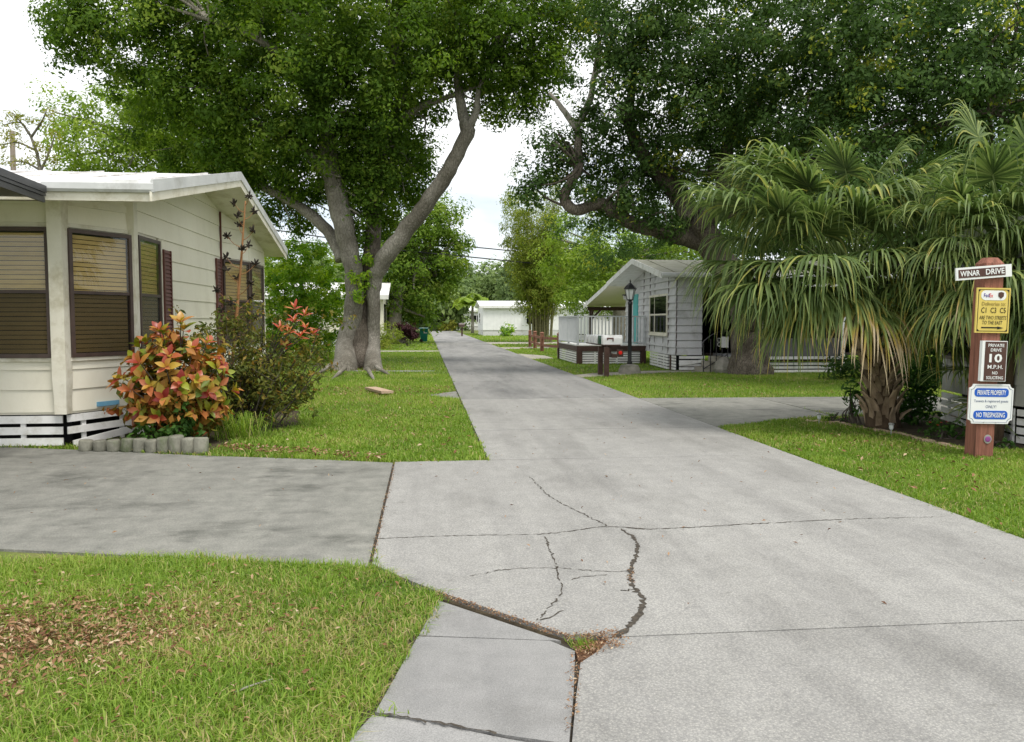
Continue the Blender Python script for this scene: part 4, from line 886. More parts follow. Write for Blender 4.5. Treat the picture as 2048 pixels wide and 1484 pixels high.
for k in range(6):
    y0 = 22.82 + .46 * k; w = .24 if k else .20; Lb = .55 if k == 0 else .48; z0 = .905; h = .24 if k else .27
    t = thing('mailbox', mlab[k], 'mailbox', (5.0, y0 + w / 2, z0), 'mailboxes on the timber stand')
    b = MB(); prof = [(-w / 2, 0), (w / 2, 0), (w / 2, h * .55)] + [(w / 2 * math.cos(a), h * .55 + h * .45 * math.sin(a)) for a in np.linspace(.3, math.pi - .3, 7)] + [(-w / 2, h * .55)]
    n_ = len(prof); V = [(x, y0 + w / 2 + p, z0 + q) for x in (5.02, 5.02 + Lb) for p, q in prof]
    b.add(V, [tuple(range(n_)), tuple(range(n_, 2 * n_))[::-1]] + [(i, n_ + i, n_ + (i + 1) % n_, (i + 1) % n_) for i in range(n_)]); m_ = 'mailgreen' if k == 1 else 'white'
    b.build('body', m_, t)
    b = MB(); V = [(x, y0 + w / 2 + p * 1.04, z0 + .004 + q * 1.02) for x in (5.0, 5.018) for p, q in prof]
    b.add(V, [tuple(range(n_)), tuple(range(n_, 2 * n_))[::-1]] + [(i, n_ + i, n_ + (i + 1) % n_, (i + 1) % n_) for i in range(n_)]); b.build('door', m_, t)
    if k == 0:
        f = MB(); f.box(5.13, 5.30, y0 - .012, y0 - .002, z0 + .16, z0 + .195); f.box(5.28, 5.31, y0 - .014, y0 - .004, z0 + .09, z0 + .195); f.box(5.12, 5.15, y0 - .014, y0 - .004, z0 + .13, z0 + .195); f.build('flag', 'shutter', t)

# lamp post
lp = thing('lamp_post', 'black lantern lamp post on a stone base beside the mailboxes', 'lamp post', (6.03, 23.8, 0))
c = (6.03, 23.8, 0)
b = MB(); b.lathe([(.34, 0), (.33, .12), (.27, .26), (.10, .30)], c, 10); b.build('stone_base', 'stone', lp)
b = MB(); b.lathe([(.07, .28), (.085, .32), (.06, .40), (.06, 2.05), (.075, 2.06), (.075, 2.12), (.05, 2.14), (.06, 2.18)], c, 12); b.build('pole', 'black', lp, True)
b = MB(); b.lathe([(.10, 2.18), (.105, 2.205), (.06, 2.21)], c, 6); b.build('lantern_base', 'black', lp)
b = MB(); b.lathe([(.085, 2.21), (.15, 2.50)], c, 6); b.build('lantern_glass', 'frost', lp)
for k in range(6):
    a = 2 * math.pi * k / 6; b = MB(); b.tube([(c[0] + .09 * math.cos(a), c[1] + .09 * math.sin(a), 2.2), (c[0] + .157 * math.cos(a), c[1] + .157 * math.sin(a), 2.51)], .010, 5); b.build('lantern_bar', 'black', lp)
b = MB(); b.lathe([(.19, 2.50), (.19, 2.53), (.12, 2.62), (.05, 2.68), (.02, 2.70), (.025, 2.73), (.005, 2.80)], c, 6); b.build('lantern_cap', 'black', lp)

# ================================================================== home at the right edge, behind the palms
rh = thing('mobile_home', 'pale grey sided home half hidden behind the palms at the right edge', 'mobile home', (8.0, 11.0, 0))
r0, r1, r2 = (8.18, 12.2), (7.55, 9.75), (7.75, 8.6)
def rtop(y): return 3.0
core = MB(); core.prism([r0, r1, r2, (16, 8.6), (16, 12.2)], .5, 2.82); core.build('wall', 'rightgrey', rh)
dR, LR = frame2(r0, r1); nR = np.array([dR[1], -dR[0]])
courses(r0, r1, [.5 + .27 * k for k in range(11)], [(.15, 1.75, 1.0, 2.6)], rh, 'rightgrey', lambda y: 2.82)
window(rh, r0, dR, nR, .15, 1.75, 1.0, 2.6, mid=1.8, mull=[.95], up='darkglass', low='darkglass')  # oversized dark glass put in to stand for the dark screened porch
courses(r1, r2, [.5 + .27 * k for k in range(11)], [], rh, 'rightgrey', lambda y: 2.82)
skirt(rh, r0, (r1[0] - .01, r1[1]), [.03, .145, .26, .375], .085, post=1.1); skirt(rh, (r1[0], r1[1] - .04), r2, [.03, .145, .26, .375], .085)
b = MB(); b.slab([(7.50, 7.9, 2.83), (7.42, 9.75, 2.83), (8.08, 12.4, 2.83), (17, 12.4, 3.6), (17, 7.9, 3.6)], (0, 0, .07)); rr = b.build('roof', 'white', rh)
b = MB(); b.slab([(7.41, 9.75, 2.76), (8.07, 12.4, 2.76), (8.07, 12.4, 2.92), (7.41, 9.75, 2.92)], (.025, 0, 0)); b.build('fascia_board', 'rightgrey', rr)

# ================================================================== sign post
sp0 = np.array([6.40, 8.85, 0.0]); SA = R(-4)
sp = thing('sign_post', 'red stained timber post carrying four signs beside the road', 'sign post', sp0)
sp.rotation_euler = (R(0.6), R(1.0), SA)
ORG[sp.name] = Vector((0, 0, 0))          # parts below are written in the post's own axes (front = -y)
def local(o): o.location = Vector(o.location); return o
b = MB(); w = .105
b.box(-w, w, -w, w, -.1, 2.24); pst = b.build('post', 'postwood', sp)
b = MB(); b.add([(-w, -w, 2.241), (w, -w, 2.241), (w, w, 2.241), (-w, w, 2.241), (-w * .55, -w * .55, 2.31), (w * .55, -w * .55, 2.31), (w * .55, w * .55, 2.31), (-w * .55, w * .55, 2.31)], [(0, 1, 5, 4), (1, 2, 6, 5), (2, 3, 7, 6), (3, 0, 4, 7), (4, 5, 6, 7)]); b.build('post_cap', 'postwood', sp)
def text_mesh(body, bold=0.0, shear=0.0):
    cu = bpy.data.curves.new('txt', 'FONT'); cu.body = body; cu.size = 1.0; cu.align_x = 'LEFT'; cu.offset = bold; cu.shear = shear; cu.resolution_u = 2; cu.fill_mode = 'FRONT'
    o = bpy.data.objects.new('txt', cu); COL.objects.link(o); dg = bpy.context.evaluated_depsgraph_get(); dg.update()
    me = bpy.data.meshes.new_from_object(o.evaluated_get(dg)); COL.objects.unlink(o); bpy.data.objects.remove(o); bpy.data.curves.remove(cu)
    return me
def text(body, parent, m, cx, cz, wid, hgt, y, bold=0.0, shear=0.0):
    """flat lettering, width and height in metres, standing on the sign's face at local y"""
    me = text_mesh(body, bold, shear); n = len(me.vertices); co = np.empty(n * 3); me.vertices.foreach_get('co', co); co = co.reshape(-1, 3)
    lo, hi = co.min(0), co.max(0); s = np.array([wid, hgt]) / (hi[:2] - lo[:2])
    q = (co[:, :2] - (lo[:2] + hi[:2]) / 2) * s
    me.vertices.foreach_set('co', np.c_[cx + q[:, 0], np.full(n, y), cz + q[:, 1]].ravel()); me.materials.clear(); me.materials.append(MT[m]); me.update(); me.name = 'lettering'
    o = bpy.data.objects.new('lettering', me); return link(o, parent, (0, 0, 0))
def plate(name, parent, m, x0, x1, z0, z1, y0, y1, cut=0.0, cz=None, concave=False):
    b = MB()
    if cut and not concave: pts = [(x0 + cut, z0), (x1 - cut, z0), (x1, z0 + cut), (x1, z1 - cut), (x1 - cut, z1), (x0 + cut, z1), (x0, z1 - cut), (x0, z0 + cut)]
    elif cut:
        pts = []
        for (cx, cz_, a0) in ((x0, z0, 90), (x1, z0, 180), (x1, z1, 270), (x0, z1, 0)):
            pts += [(cx + cut * math.cos(R(a0 - t)), cz_ + cut * math.sin(R(a0 - t))) for t in (0, 22, 45, 68, 90)]
    else: pts = [(x0, z0), (x1, z0), (x1, z1), (x0, z1)]
    b.slab([(x, y1, z) for x, z in pts], (0, y0 - y1, 0)); return b.build(name, m, parent)
def pill(name, parent, m, x0, x1, z0, z1, y0, y1, r=None):
    r = r or (z1 - z0) / 2; pts = []
    for cx, cz_, a0 in ((x1 - r, z0 + r, -90), (x1 - r, z1 - r, 0), (x0 + r, z1 - r, 90), (x0 + r, z0 + r, 180)): pts += [(cx + r * math.cos(R(a0 + t)), cz_ + r * math.sin(R(a0 + t))) for t in range(0, 91, 15)]
    b = MB(); b.slab([(x, y1, z) for x, z in pts], (0, y0 - y1, 0)); return b.build(name, m, parent)
YF = -w - .002
# street name board
sb = plate('street_sign', sp, 'signwhite', -.33, .31, 2.085, 2.225, YF - .026, YF); sb['label'] = 'white edged dark street name board'
plate('sign_field', sb, 'signbrown', -.305, .235, 2.108, 2.202, YF - .030, YF - .0262)
text('WINAR', sb, 'signwhite', -.175, 2.155, .225, .062, YF - .033, .02); text('DRIVE', sb, 'signwhite', .115, 2.157, .215, .064, YF - .033, .02)
sb.rotation_euler = (0, R(-5.5), 0); sb.location = sb.location + Vector((.075, 0, -.006))
# yellow delivery sign
yx0, yx1, yz0, yz1 = -.205, .185, 1.455, 1.965
ys_ = plate('delivery_sign', sp, 'signyellow', yx0, yx1, yz0, yz1, YF - .02, YF); ys_['label'] = 'yellow delivery notice sign with arrow'
b = MB()
e = .018
for x0, x1, z0, z1 in ((yx0 + e, yx1 - e, yz0 + e, yz0 + e + .006), (yx0 + e, yx1 - e, yz1 - e - .006, yz1 - e), (yx0 + e, yx0 + e + .006, yz0 + e, yz1 - e), (yx1 - e - .006, yx1 - e, yz0 + e, yz1 - e)): b.box(x0, x1, YF - .0225, YF - .0202, z0, z1)
for cx, cz_, sx, sz in ((yx0, yz0, 1, 1), (yx1, yz0, -1, 1), (yx1, yz1, -1, -1), (yx0, yz1, 1, -1)): 
    b.add([(cx + sx * .018, YF - .0235, cz_ + sz * .018), (cx + sx * .05, YF - .0235, cz_ + sz * .018), (cx + sx * .018, YF - .0235, cz_ + sz * .05)], [(0, 1, 2)])
b.build('sign_border', 'ink', ys_)
mx_ = (yx0 + yx1) / 2
pl_ = pill('logo_panel', ys_, 'signwhite', mx_ - .145, mx_ + .145, 1.825, 1.935, YF - .0225, YF - .0202, .05)
text('Fed', ys_, 'inkpurple', mx_ - .085, 1.880, .062, .044, YF - .026, .008); text('Ex', ys_, 'inkorange', mx_ - .030, 1.880, .040, .044, YF - .026, .008)
b = MB(); b.add([(mx_ + .05, YF - .026, 1.912), (mx_ + .082, YF - .026, 1.92), (mx_ + .114, YF - .026, 1.912), (mx_ + .114, YF - .026, 1.872), (mx_ + .082, YF - .026, 1.842), (mx_ + .05, YF - .026, 1.872)], [(0, 1, 2, 3, 4, 5)]); b.build('shield_logo', 'signbrown', ys_)
text('Deliveries to:', ys_, 'inkolive', mx_ + .005, 1.785, .275, .043, YF - .024, .004)
text('C1  C3  C5', ys_, 'ink', mx_ + .005, 1.712, .285, .062, YF - .024, .006)
text('ARE TWO STREETS', ys_, 'ink', mx_ + .002, 1.628, .315, .042, YF - .024, .004, .15); text('TO THE EAST', ys_, 'ink', mx_ + .0, 1.572, .235, .042, YF - .024, .004, .15)
b = MB(); b.box(mx_ - .125, mx_ + .07, YF - .0235, YF - .0205, 1.508, 1.522); b.add([(mx_ + .06, YF - .024, 1.497), (mx_ + .135, YF - .024, 1.513), (mx_ + .06, YF - .024, 1.530)], [(0, 1, 2)]); b.build('arrow', 'ink', ys_)
# brown speed sign on a white board
bs = plate('speed_sign', sp, 'signwhite', -.125, .165, .905, 1.365, YF - .05, YF); bs['label'] = 'brown speed limit sign in a white frame'
plate('sign_field', bs, 'signbrown', -.092, .157, .913, 1.357, YF - .054, YF - .0502)
q = .033
for body, z, wd, h in (('PRIVATE', 1.315, .185, .036), ('DRIVE', 1.262, .125, .036), ('10', 1.170, .150, .100), ('M.P.H.', 1.070, .178, .045), ('NO', 1.002, .062, .036), ('SOLICITING', .947, .195, .036)): text(body, bs, 'signwhite', q, z, wd, h, YF - .057, .012 if body != '10' else .03)
# white and blue property sign
ps = plate('property_sign', sp, 'signwhite', -.225, .290, .415, .870, YF - .02, YF, .045, concave=True); ps['label'] = 'white private property sign with blue bands'
q = .0325
bo = MB()
def outline(cut, off):
    x0, x1, z0, z1 = -.225 + off, .290 - off, .415 + off, .870 - off; pts = []
    for (cx, cz_, a0) in ((x0, z0, 90), (x1, z0, 180), (x1, z1, 270), (x0, z1, 0)): pts += [(cx + cut * math.cos(R(a0 - t)), cz_ + cut * math.sin(R(a0 - t))) for t in (0, 22, 45, 68, 90)]
    return pts
o1, o2 = outline(.045, .016), outline(.045, .0195)
bo.add([(x, YF - .022, z) for x, z in o1] + [(x, YF - .022, z) for x, z in o2], [(i, (i + 1) % 20, 20 + (i + 1) % 20, 20 + i) for i in range(20)]); bo.build('sign_border', 'inkblue', ps)
for z0, body, wd in ((.725, 'PRIVATE PROPERTY', .335), (.468, 'NO TRESPASSING', .335)):
    pill('blue_band', ps, 'signblue', q - .20, q + .20, z0, z0 + .098, YF - .0225, YF - .0202, .04); text(body, ps, 'signwhite', q, z0 + .049, wd, .058, YF - .025, .015)
text('Tenants & registered guests', ps, 'inkblue', q, .672, .40, .038, YF - .0225); text('ONLY!', ps, 'inkblue', q, .612, .125, .034, YF - .0225)
for x in (-.04, .10):
    for z in (.852, .433): b = MB(); b.lathe([(.006, 0), (.006, .003)], (0, 0, 0), 8); o = b.build('screw', 'steel', ps, loc=(0, 0, 0)); o.location = (x, YF - .0225, z); o.rotation_euler = (R(90), 0, 0)
# reflector on the lower post
b = MB(); b.lathe([(.045, 0), (.045, .006)], (0, 0, 0), 18); o = b.build('reflector_ring', 'steel', sp, loc=(0, 0, 0)); o.location = (.03, YF, .235); o.rotation_euler = (R(90), 0, 0); o.scale = (1, 1.15, 1)
b = MB(); b.lathe([(.033, 0), (.033, .010), (.02, .013)], (0, 0, 0), 18); o = b.build('reflector', 'purple', sp, loc=(0, 0, 0)); o.location = (.03, YF, .235); o.rotation_euler = (R(90), 0, 0)
ORG[sp.name] = Vector(sp0)

# solar path lights and bed edging
for i, (px, py, lab) in enumerate(((1638, 850, 'small silver path light at the left tip of the palm bed'), (1782, 872, 'small silver path light in front of the palm trunk'), (1941, 909, 'small silver path light beside the foot of the sign post'))):
    p = gnd(px, py); t = thing('path_light', lab, 'path light', p, 'solar path lights in the palm bed')
    b = MB(); b.tube([p, p + [0, 0, .10]], .008, 6); b.build('stake', 'steel', t)
    b = MB(); b.lathe([(.020, .09), (.026, .10), (.030, .155)], p, 10); b.build('lens', 'frost', t)
    b = MB(); b.lathe([(.036, .156), (.038, .168), (.026, .182), (.006, .186)], p, 10); b.build('cap', 'steel', t)
ed = [g2(1612, 845), g2(1680, 849), g2(1722, 858), g2(1790, 869), g2(1865, 888), g2(1905, 897), g2(1940, 909), g2(1985, 911), g2(2048, 908)]
elab = ['left tip of the palm bed', 'left of the palm trunk', 'just before the palm trunk', 'right of the middle path light', 'middle of the palm bed', 'left of the sign post', 'at the foot of the sign post', 'right of the sign post']
for k in range(8):
    a, c = np.array(ed[k]), np.array(ed[k + 1]); m_ = (a + c) / 2; L_ = np.linalg.norm(c - a)
    b = MB(); n_ = 7; wdt = [.05 + random.uniform(-.015, .02) for _ in range(n_)]; d_ = (c - a) / L_; nn_ = np.array([-d_[1], d_[0]])
    V = []
    for j in range(n_):
        p = a + d_ * L_ * (.02 + .96 * j / (n_ - 1)); h = .035 + random.uniform(-.01, .015)
        V += [(*(p - nn_ * wdt[j]), 0), (*(p - nn_ * wdt[j] * .8), h), (*(p + nn_ * wdt[j] * .8), h + random.uniform(-.006, .006)), (*(p + nn_ * wdt[j]), 0)]
    b.add(V, [(j * 4 + i, (j + 1) * 4 + i, (j + 1) * 4 + i + 1, j * 4 + i + 1) for j in range(n_ - 1) for i in range(3)] + [(0, 1, 2, 3), (4 * n_ - 1, 4 * n_ - 2, 4 * n_ - 3, 4 * n_ - 4)])
    tag(b.build('edging_stone', 'edging', None, loc=(*m_, 0)), 'flat tan edging stone at the ' + elab[k] if 'left tip' in elab[k] or 'middle' in elab[k] else 'flat tan edging stone ' + elab[k], 'edging stone', 'edging stones of the palm bed')

# ================================================================== distant homes and street things
def far_home(name_label, x0, x1, y0, y1, zb, ze, zr, wm='whitewall', rm='whitewall', wins=(), gx=None, group=None, ridge='x'):
    t = thing('mobile_home', name_label, 'mobile home', ((x0 + x1) / 2, y0, 0))
    b = MB(); b.box(x0, x1, y0, y1, zb, ze); b.build('wall', wm, t)
    ym = (y0 + y1) / 2; e = .35
    b = MB()
    b.slab([(x0 - e, y0 - e, ze + .0), (x1 + e, y0 - e, ze + .0), (x1 + e, ym, zr), (x0 - e, ym, zr)], (0, 0, .1)); b.slab([(x0 - e, ym, zr), (x1 + e, ym, zr), (x1 + e, y1 + e, ze), (x0 - e, y1 + e, ze)], (0, 0, .1)); rf_ = b.build('roof', rm, t)
    b = MB(); b.add([(x0 - .001, y0, ze), (x0 - .001, y1, ze), (x0 - .001, ym, zr)], [(0, 2, 1)]); b.build('gable', wm, t)
    b = MB(); b.box(x0 - e - .02, x1 + e, y0 - e - .03, y0 - e - .004, ze - .14, ze + .12); b.build('fascia_board', 'white', rf_)
    k = int((zb) / .11)
    for i in range(k): piece('skirt_slat', 'white', t, ((x0 + x1) / 2, y0 + .05, .05 + i * .11), (x1 - x0, .03, .085)); piece('skirt_slat', 'white', t, (x0 + .05, ym, .05 + i * .11), (.03, y1 - y0, .085))
    b = MB(); b.box(x0 + .3, x1, y0 + .3, y1, 0, zb); b.build('crawl_shade', 'dark', t)  # black block painted as the shade below the floor
    for (side, s0, s1, z0, z1) in wins:
        if side == 'f': window(t, (x0, y0), np.array([1., 0]), np.array([0, -1.]), s0, s1, z0, z1, fm='white', fw=.1, up='darkglass', mull=[(s0 + s1) / 2] if s1 - s0 > 2 else None)
        else: window(t, (x0, y1), np.array([0, -1.]), np.array([-1., 0]), s0, s1, z0, z1, fm='white', fw=.1, up='darkglass', low='darkglass', mid=(z0 + z1) / 2)
    return t
fh = far_home('long white home behind the bamboo with a big dark window', 5.9, 19, 84, 92, .55, 2.95, 3.55, wins=[('f', 4.4, 6.8, 1.1, 2.5), ('f', 9.5, 12.0, 1.1, 2.5), ('l', 3.0, 4.6, 1.2, 2.4)], rm='whitewall')
for k in range(12): piece('siding_board', 'whitewall', fh, (5.9 + .18 + .36 * k, 83.985, 1.72), (.34, .03, 2.3))
b = MB(); b.box(10.2, 12.9, 82.9, 84.1, 2.62, 2.70); b.build('awning', 'whitewall', fh)
far_home('white home with high small windows seen through the deck railing', 12.2, 26, 60, 67, .5, 2.45, 3.0, wins=[('f', .8, 1.9, 1.75, 2.05), ('f', 3.4, 5.2, 1.1, 2.1)])
far_home('small white home with dark brown corner beside the far pole', 4.7, 12, 128, 136, .6, 3.0, 3.5, wins=[('f', 2.2, 4.4, 1.2, 2.4), ('l', 3, 5, 1.2, 2.4)])
far_home('farthest little white home at the bend of the road', 6.2, 14, 150, 158, .6, 3.3, 4.4, wm='whitewall', wins=[('f', .3, 1.2, .6, 2.6), ('l', 3, 5, 1.2, 2.4)])
far_home('tiny pale home at the left end of the road', -6, -2.2, 150, 156, .5, 2.8, 3.3, wins=[('f', 1.0, 2.2, 1.2, 2.4)])
ch = far_home('yellow cream home peeking out right of the big trunk', -12, -2.55, 51.0, 57, .5, 3.0, 3.9, wm='cream', rm='roofwhite', wins=[('f', 8.0, 9.2, 1.0, 2.6)])
b = MB(); b.box(-2.548, -2.50, 52.0, 53.6, 1.0, 2.6); b.build('window', 'darkglass', ch)

# wheelie bins
def bin_(px, py, label, s=1.0):
    p = gnd(px, py); t = thing('wheelie_bin', label, 'trash bin', p, 'green wheelie bins along the road')
    b = MB(); V = []
    for z, wx, wy in ((.08, .23, .25), (.95, .30, .34)): V += [(p[0] + sx * wx * s, p[1] + sy * wy * s, z * s) for sx, sy in ((-1, -1), (1, -1), (1, 1), (-1, 1))]
    b.add(V, [(3, 2, 1, 0), (4, 5, 6, 7), (0, 1, 5, 4), (1, 2, 6, 5), (2, 3, 7, 6), (3, 0, 4, 7)]); b.build('body', 'binGreen', t)
    b = MB(); b.slab([(p[0] - .35 * s, p[1] - .40 * s, .955 * s), (p[0] + .33 * s, p[1] - .40 * s, .955 * s), (p[0] + .33 * s, p[1] + .38 * s, .99 * s), (p[0] - .35 * s, p[1] + .38 * s, .99 * s)], (0, 0, .06 * s)); b.build('lid', 'binGreen', t)
    for sy in (-1, 1):
        b = MB(); b.lathe([(.13 * s, -.03), (.13 * s, .03)], (0, 0, 0), 14); o = b.build('wheel', 'black', t, loc=(0, 0, 0)); o.location = (-.20 * s, sy * .27 * s, .13 * s); o.rotation_euler = (R(90), 0, 0)
    b = MB(); b.tube([(p[0] - .38 * s, p[1] - .25, .90 * s), (p[0] - .38 * s, p[1] + .25, .90 * s)], .02, 6); b.build('handle', 'binGreen', t)
    if s == 1.0:
        b = MB()
        for x0, x1, z0, z1 in ((-.02, .05, .66, .80), (.06, .22, .66, .72)): b.add([(p[0] + x0, p[1] - .327, z0), (p[0] + x1, p[1] - .327, z0), (p[0] + x1, p[1] - .338, z1), (p[0] + x0, p[1] - .338, z1)], [(0, 1, 2, 3)])
        b.build('print', 'signwhite', t)
bin_(848, 685, 'green wheelie bin with white print standing on the left road edge')
bin_(839, 655.5, 'small far green wheelie bin beyond the nearer one')
# small street mailboxes
for px, py, lab in ((924, 673, 'lone small mailbox on a brown post before the long white home'), (880, 658, 'tiny far mailbox beside the yellow bushes')):
    p = gnd(px, py); t = thing('mailbox', lab, 'mailbox', p); piece('post', 'brownwood', t, (p[0], p[1], .45), (.15, .15, .9))
    b = MB(); n_ = 8; prof = [(-.2, 0), (.2, 0), (.2, .2)] + [(.2 * math.cos(a), .2 + .18 * math.sin(a)) for a in np.linspace(.3, 2.84, 5)] + [(-.2, .2)]; n_ = len(prof)
    V = [(p[0] + x, p[1] + q0, .92 + q1) for x in (-.3, .25) for q0, q1 in prof]; b.add(V, [tuple(range(n_)), tuple(range(n_, 2 * n_))[::-1]] + [(i, n_ + i, n_ + (i + 1) % n_, (i + 1) % n_) for i in range(n_)]); b.build('body', 'bronze', t)
# low brown fence
fe = thing('rail_fence', 'low rust red two rail fence in front of the bamboo', 'fence', gnd(1084, 703))
fp = [gnd(1060, 694), gnd(1070, 698), gnd(1084, 703.5), gnd(1118, 707)]
for p in fp:
    piece('post', 'fencewood', fe, (p[0], p[1], .45), (.17, .17, .90)); b = MB(); b.lathe([(.10, .90), (.12, .94), (.05, 1.0)], (p[0], p[1], 0), 8); b.build('post_cap', 'fencewood', fe)
fp.append(fp[3] + (fp[3] - fp[2]) * .9); piece('post', 'fencewood', fe, (fp[4][0], fp[4][1], .45), (.17, .17, .90))
for a, c in ((0, 1), (1, 2), (2, 3), (3, 4)):
    for z in (.33, .70):
        m_ = (fp[a] + fp[c]) / 2; d_ = fp[c] - fp[a]; piece('rail', 'fencewood', fe, (m_[0], m_[1], z), (np.linalg.norm(d_), .06, .12), math.atan2(d_[1], d_[0]))
# utility poles and wires
def pole(px, py_top, Y, rad, label, arm=True, base=None):
    p = at(px, py_top, Y); t = thing('utility_pole', label, 'utility pole', (p[0], p[1], 0)); b = MB(); b.tube([(p[0], p[1], 0), (p[0], p[1], p[2])], [rad, rad * .75], 10); b.build('shaft', 'polewood', t, True)
    if arm: piece('crossarm', 'polewood', t, (p[0], p[1] - rad, p[2] - .6), (1.8, .1, .12))
    return p
pole(24, 262, 36, .13, 'grey wooden utility pole behind the roof at far left', False)
gp = gnd(911, 661); pole(911, 607, float(gp[1]), .14, 'short brown utility pole beside the far white homes', False)
piece_ = None
def wire(pts, label, r=.04):
    b = MB(); b.tube(catmull(pts, 10), r, 5); tag(b.build('power_line', 'wire'), label, 'power line', 'power lines crossing the road')
wire([at(300, 425, 52), at(550, 460, 54), at(700, 480, 56), at(930, 493, 58), at(1110, 510, 60), at(1400, 530, 62)], 'upper overhead wire running from the hedge to the grey roof')
wire([at(560, 480, 54), at(790, 500, 55), at(950, 515, 56), at(1150, 535, 57), at(1420, 560, 58)], 'lower overhead wire crossing in front of the bamboo')

# ================================================================== trees
def limb(P, rad, parent, m, n=10, name='limb', seg=5, wob=.05, lobes=None, taper_noise=.0):
    P = catmull(P, seg); k = len(P); rr = np.interp(np.linspace(0, 1, k), np.linspace(0, 1, len(rad)), rad)
    P[1:-1] += rng.normal(0, 1, (k - 2, 3)) * rr[1:-1, None] * .06
    b = MB(); b.tube(P, rr, n, wob=wob, lobes=lobes); return b.build(name, m, parent, True)
def twigs(lobes, origin_pts, parent, m, n=60, r=.03):
    """thin branches running from the limbs out into the crown lobes"""
    b = MB(); O = np.asarray(origin_pts)
    for k in range(n):
        lb = lobes[rng.integers(len(lobes))]; c = np.array(lb[0]) + rng.normal(0, .35, 3) * np.mean(lb[1])
        o = O[np.argmin(np.linalg.norm(O - c, axis=1) + rng.random(len(O)) * 1.0)]
        if np.linalg.norm(c - o) > 5.5: continue
        mid = (o + c) / 2 + rng.normal(0, .25, 3) + [0, 0, .25]
        P = catmull([o, mid, c], 4); b.tube(P, np.linspace(r * 1.6, r * .35, len(P)), 5, cap=False)
    b.build('branches', m, parent, True)

# --- big twin-stemmed tree on the left
bt = thing('shade_tree', 'huge grey barked tree with forked stems on the left lawn', 'tree', (-2.55, 28.0, 0))
def px(*p): return at(*p)
def flare(t, a): return 1 + (max(0, .075 - t) / .075) ** 1.6 * .17 * (1 + .6 * math.sin(4 * a + 1) + .4 * math.sin(7 * a)) + .05 * math.sin(3 * a + 4 * t) + .03 * math.sin(7 * a - 9 * t)
TY = 28.0
trunk_pts = [np.array([*gnd(686, 742)[:2], -.1]), px(693, 690, TY), px(708, 620, TY), px(706, 550, TY), px(697, 500, TY), px(682, 430, TY), px(668, 370, TY), px(658, 310, TY), px(650, 250, TY), px(638, 190, TY), px(620, 120, TY)]
limb(trunk_pts, [.38, .34, .31, .30, .31, .34, .33, .29, .24, .19, .13], bt, 'bark', 16, 'trunk', 5, .03, flare)
limb([np.array([*gnd(746, 742)[:2], -.1]), px(746, 690, TY - .1), px(748, 620, TY), px(748, 560, TY), px(770, 515, TY - .2), px(806, 468, TY - .4), px(850, 410, TY - .5), px(890, 350, TY - .5), px(920, 295, TY - .4), px(934, 262, TY - .3), px(924, 225, TY), px(916, 170, TY), px(914, 100, TY), px(905, 30, TY)],
     [.27, .23, .21, .25, .30, .285, .265, .25, .235, .245, .18, .14, .11, .08], bt, 'bark', 14, 'trunk', 5, .03, flare)
limb([np.array([*gnd(722, 738)[:2], -.1]) + [0, .35, 0], px(724, 640, TY + .35), px(735, 540, TY + .5), px(746, 470, TY + .6), px(748, 400, TY + .6), px(752, 320, TY + .6), px(760, 230, TY + .4), px(790, 120, TY)], [.34, .31, .29, .27, .26, .24, .2, .14], bt, 'oakbark', 14, 'trunk', 5, .03, flare)  # middle stem: darker bark puts the hollow's shade into the colour
limb([px(684, 520, TY + .6), px(662, 470, TY + .8), px(615, 425, TY + 1), px(560, 390, TY + 1.2), px(500, 365, TY + 1.4), px(430, 350, TY + 1.6)], [.24, .22, .19, .16, .12, .06], bt, 'bark')
limb([px(668, 368, TY + .1), px(635, 325, TY), px(590, 285, TY - .2), px(540, 260, TY - .4), px(470, 240, TY - .6)], [.21, .18, .15, .11, .05], bt, 'bark')
limb([px(934, 262, TY - .3), px(952, 225, TY - .3), px(958, 180, TY - .2), px(990, 110, TY)], [.16, .12, .09, .05], bt, 'bark', 8)
limb([px(752, 330, TY + .6), px(780, 270, TY + .4), px(820, 225, TY + .2), px(880, 200, TY), px(960, 170, TY)], [.2, .17, .14, .10, .05], bt, 'bark', 8)
limb([px(760, 300, TY + .6), px(800, 200, TY + .6), px(850, 120, TY + .3)], [.18, .13, .06], bt, 'bark', 8)
limb([px(650, 240, TY), px(600, 150, TY - 1), px(520, 80, TY - 2), px(420, 40, TY - 2.5)], [.22, .17, .12, .06], bt, 'bark', 8)
for a, c in (((660, 742), (628, 752)), ((690, 748), (660, 760)), ((752, 745), (786, 752)), ((735, 750), (752, 764))):
    A_, B_ = gnd(*a), gnd(*c); limb([A_ + [0, 0, .18], (A_ + B_) / 2 + [0, 0, .08], B_ + [0, 0, -.03]], [.07, .05, .02], bt, 'bark', 8, 'root', 4)
def L_(lst): return [(at(x, y, Y), r, (k[0] if k else 1.0) * (.4 if y < -40 else 1.0)) for x, y, Y, r, *k in lst]   # above the picture the crown is thinner built
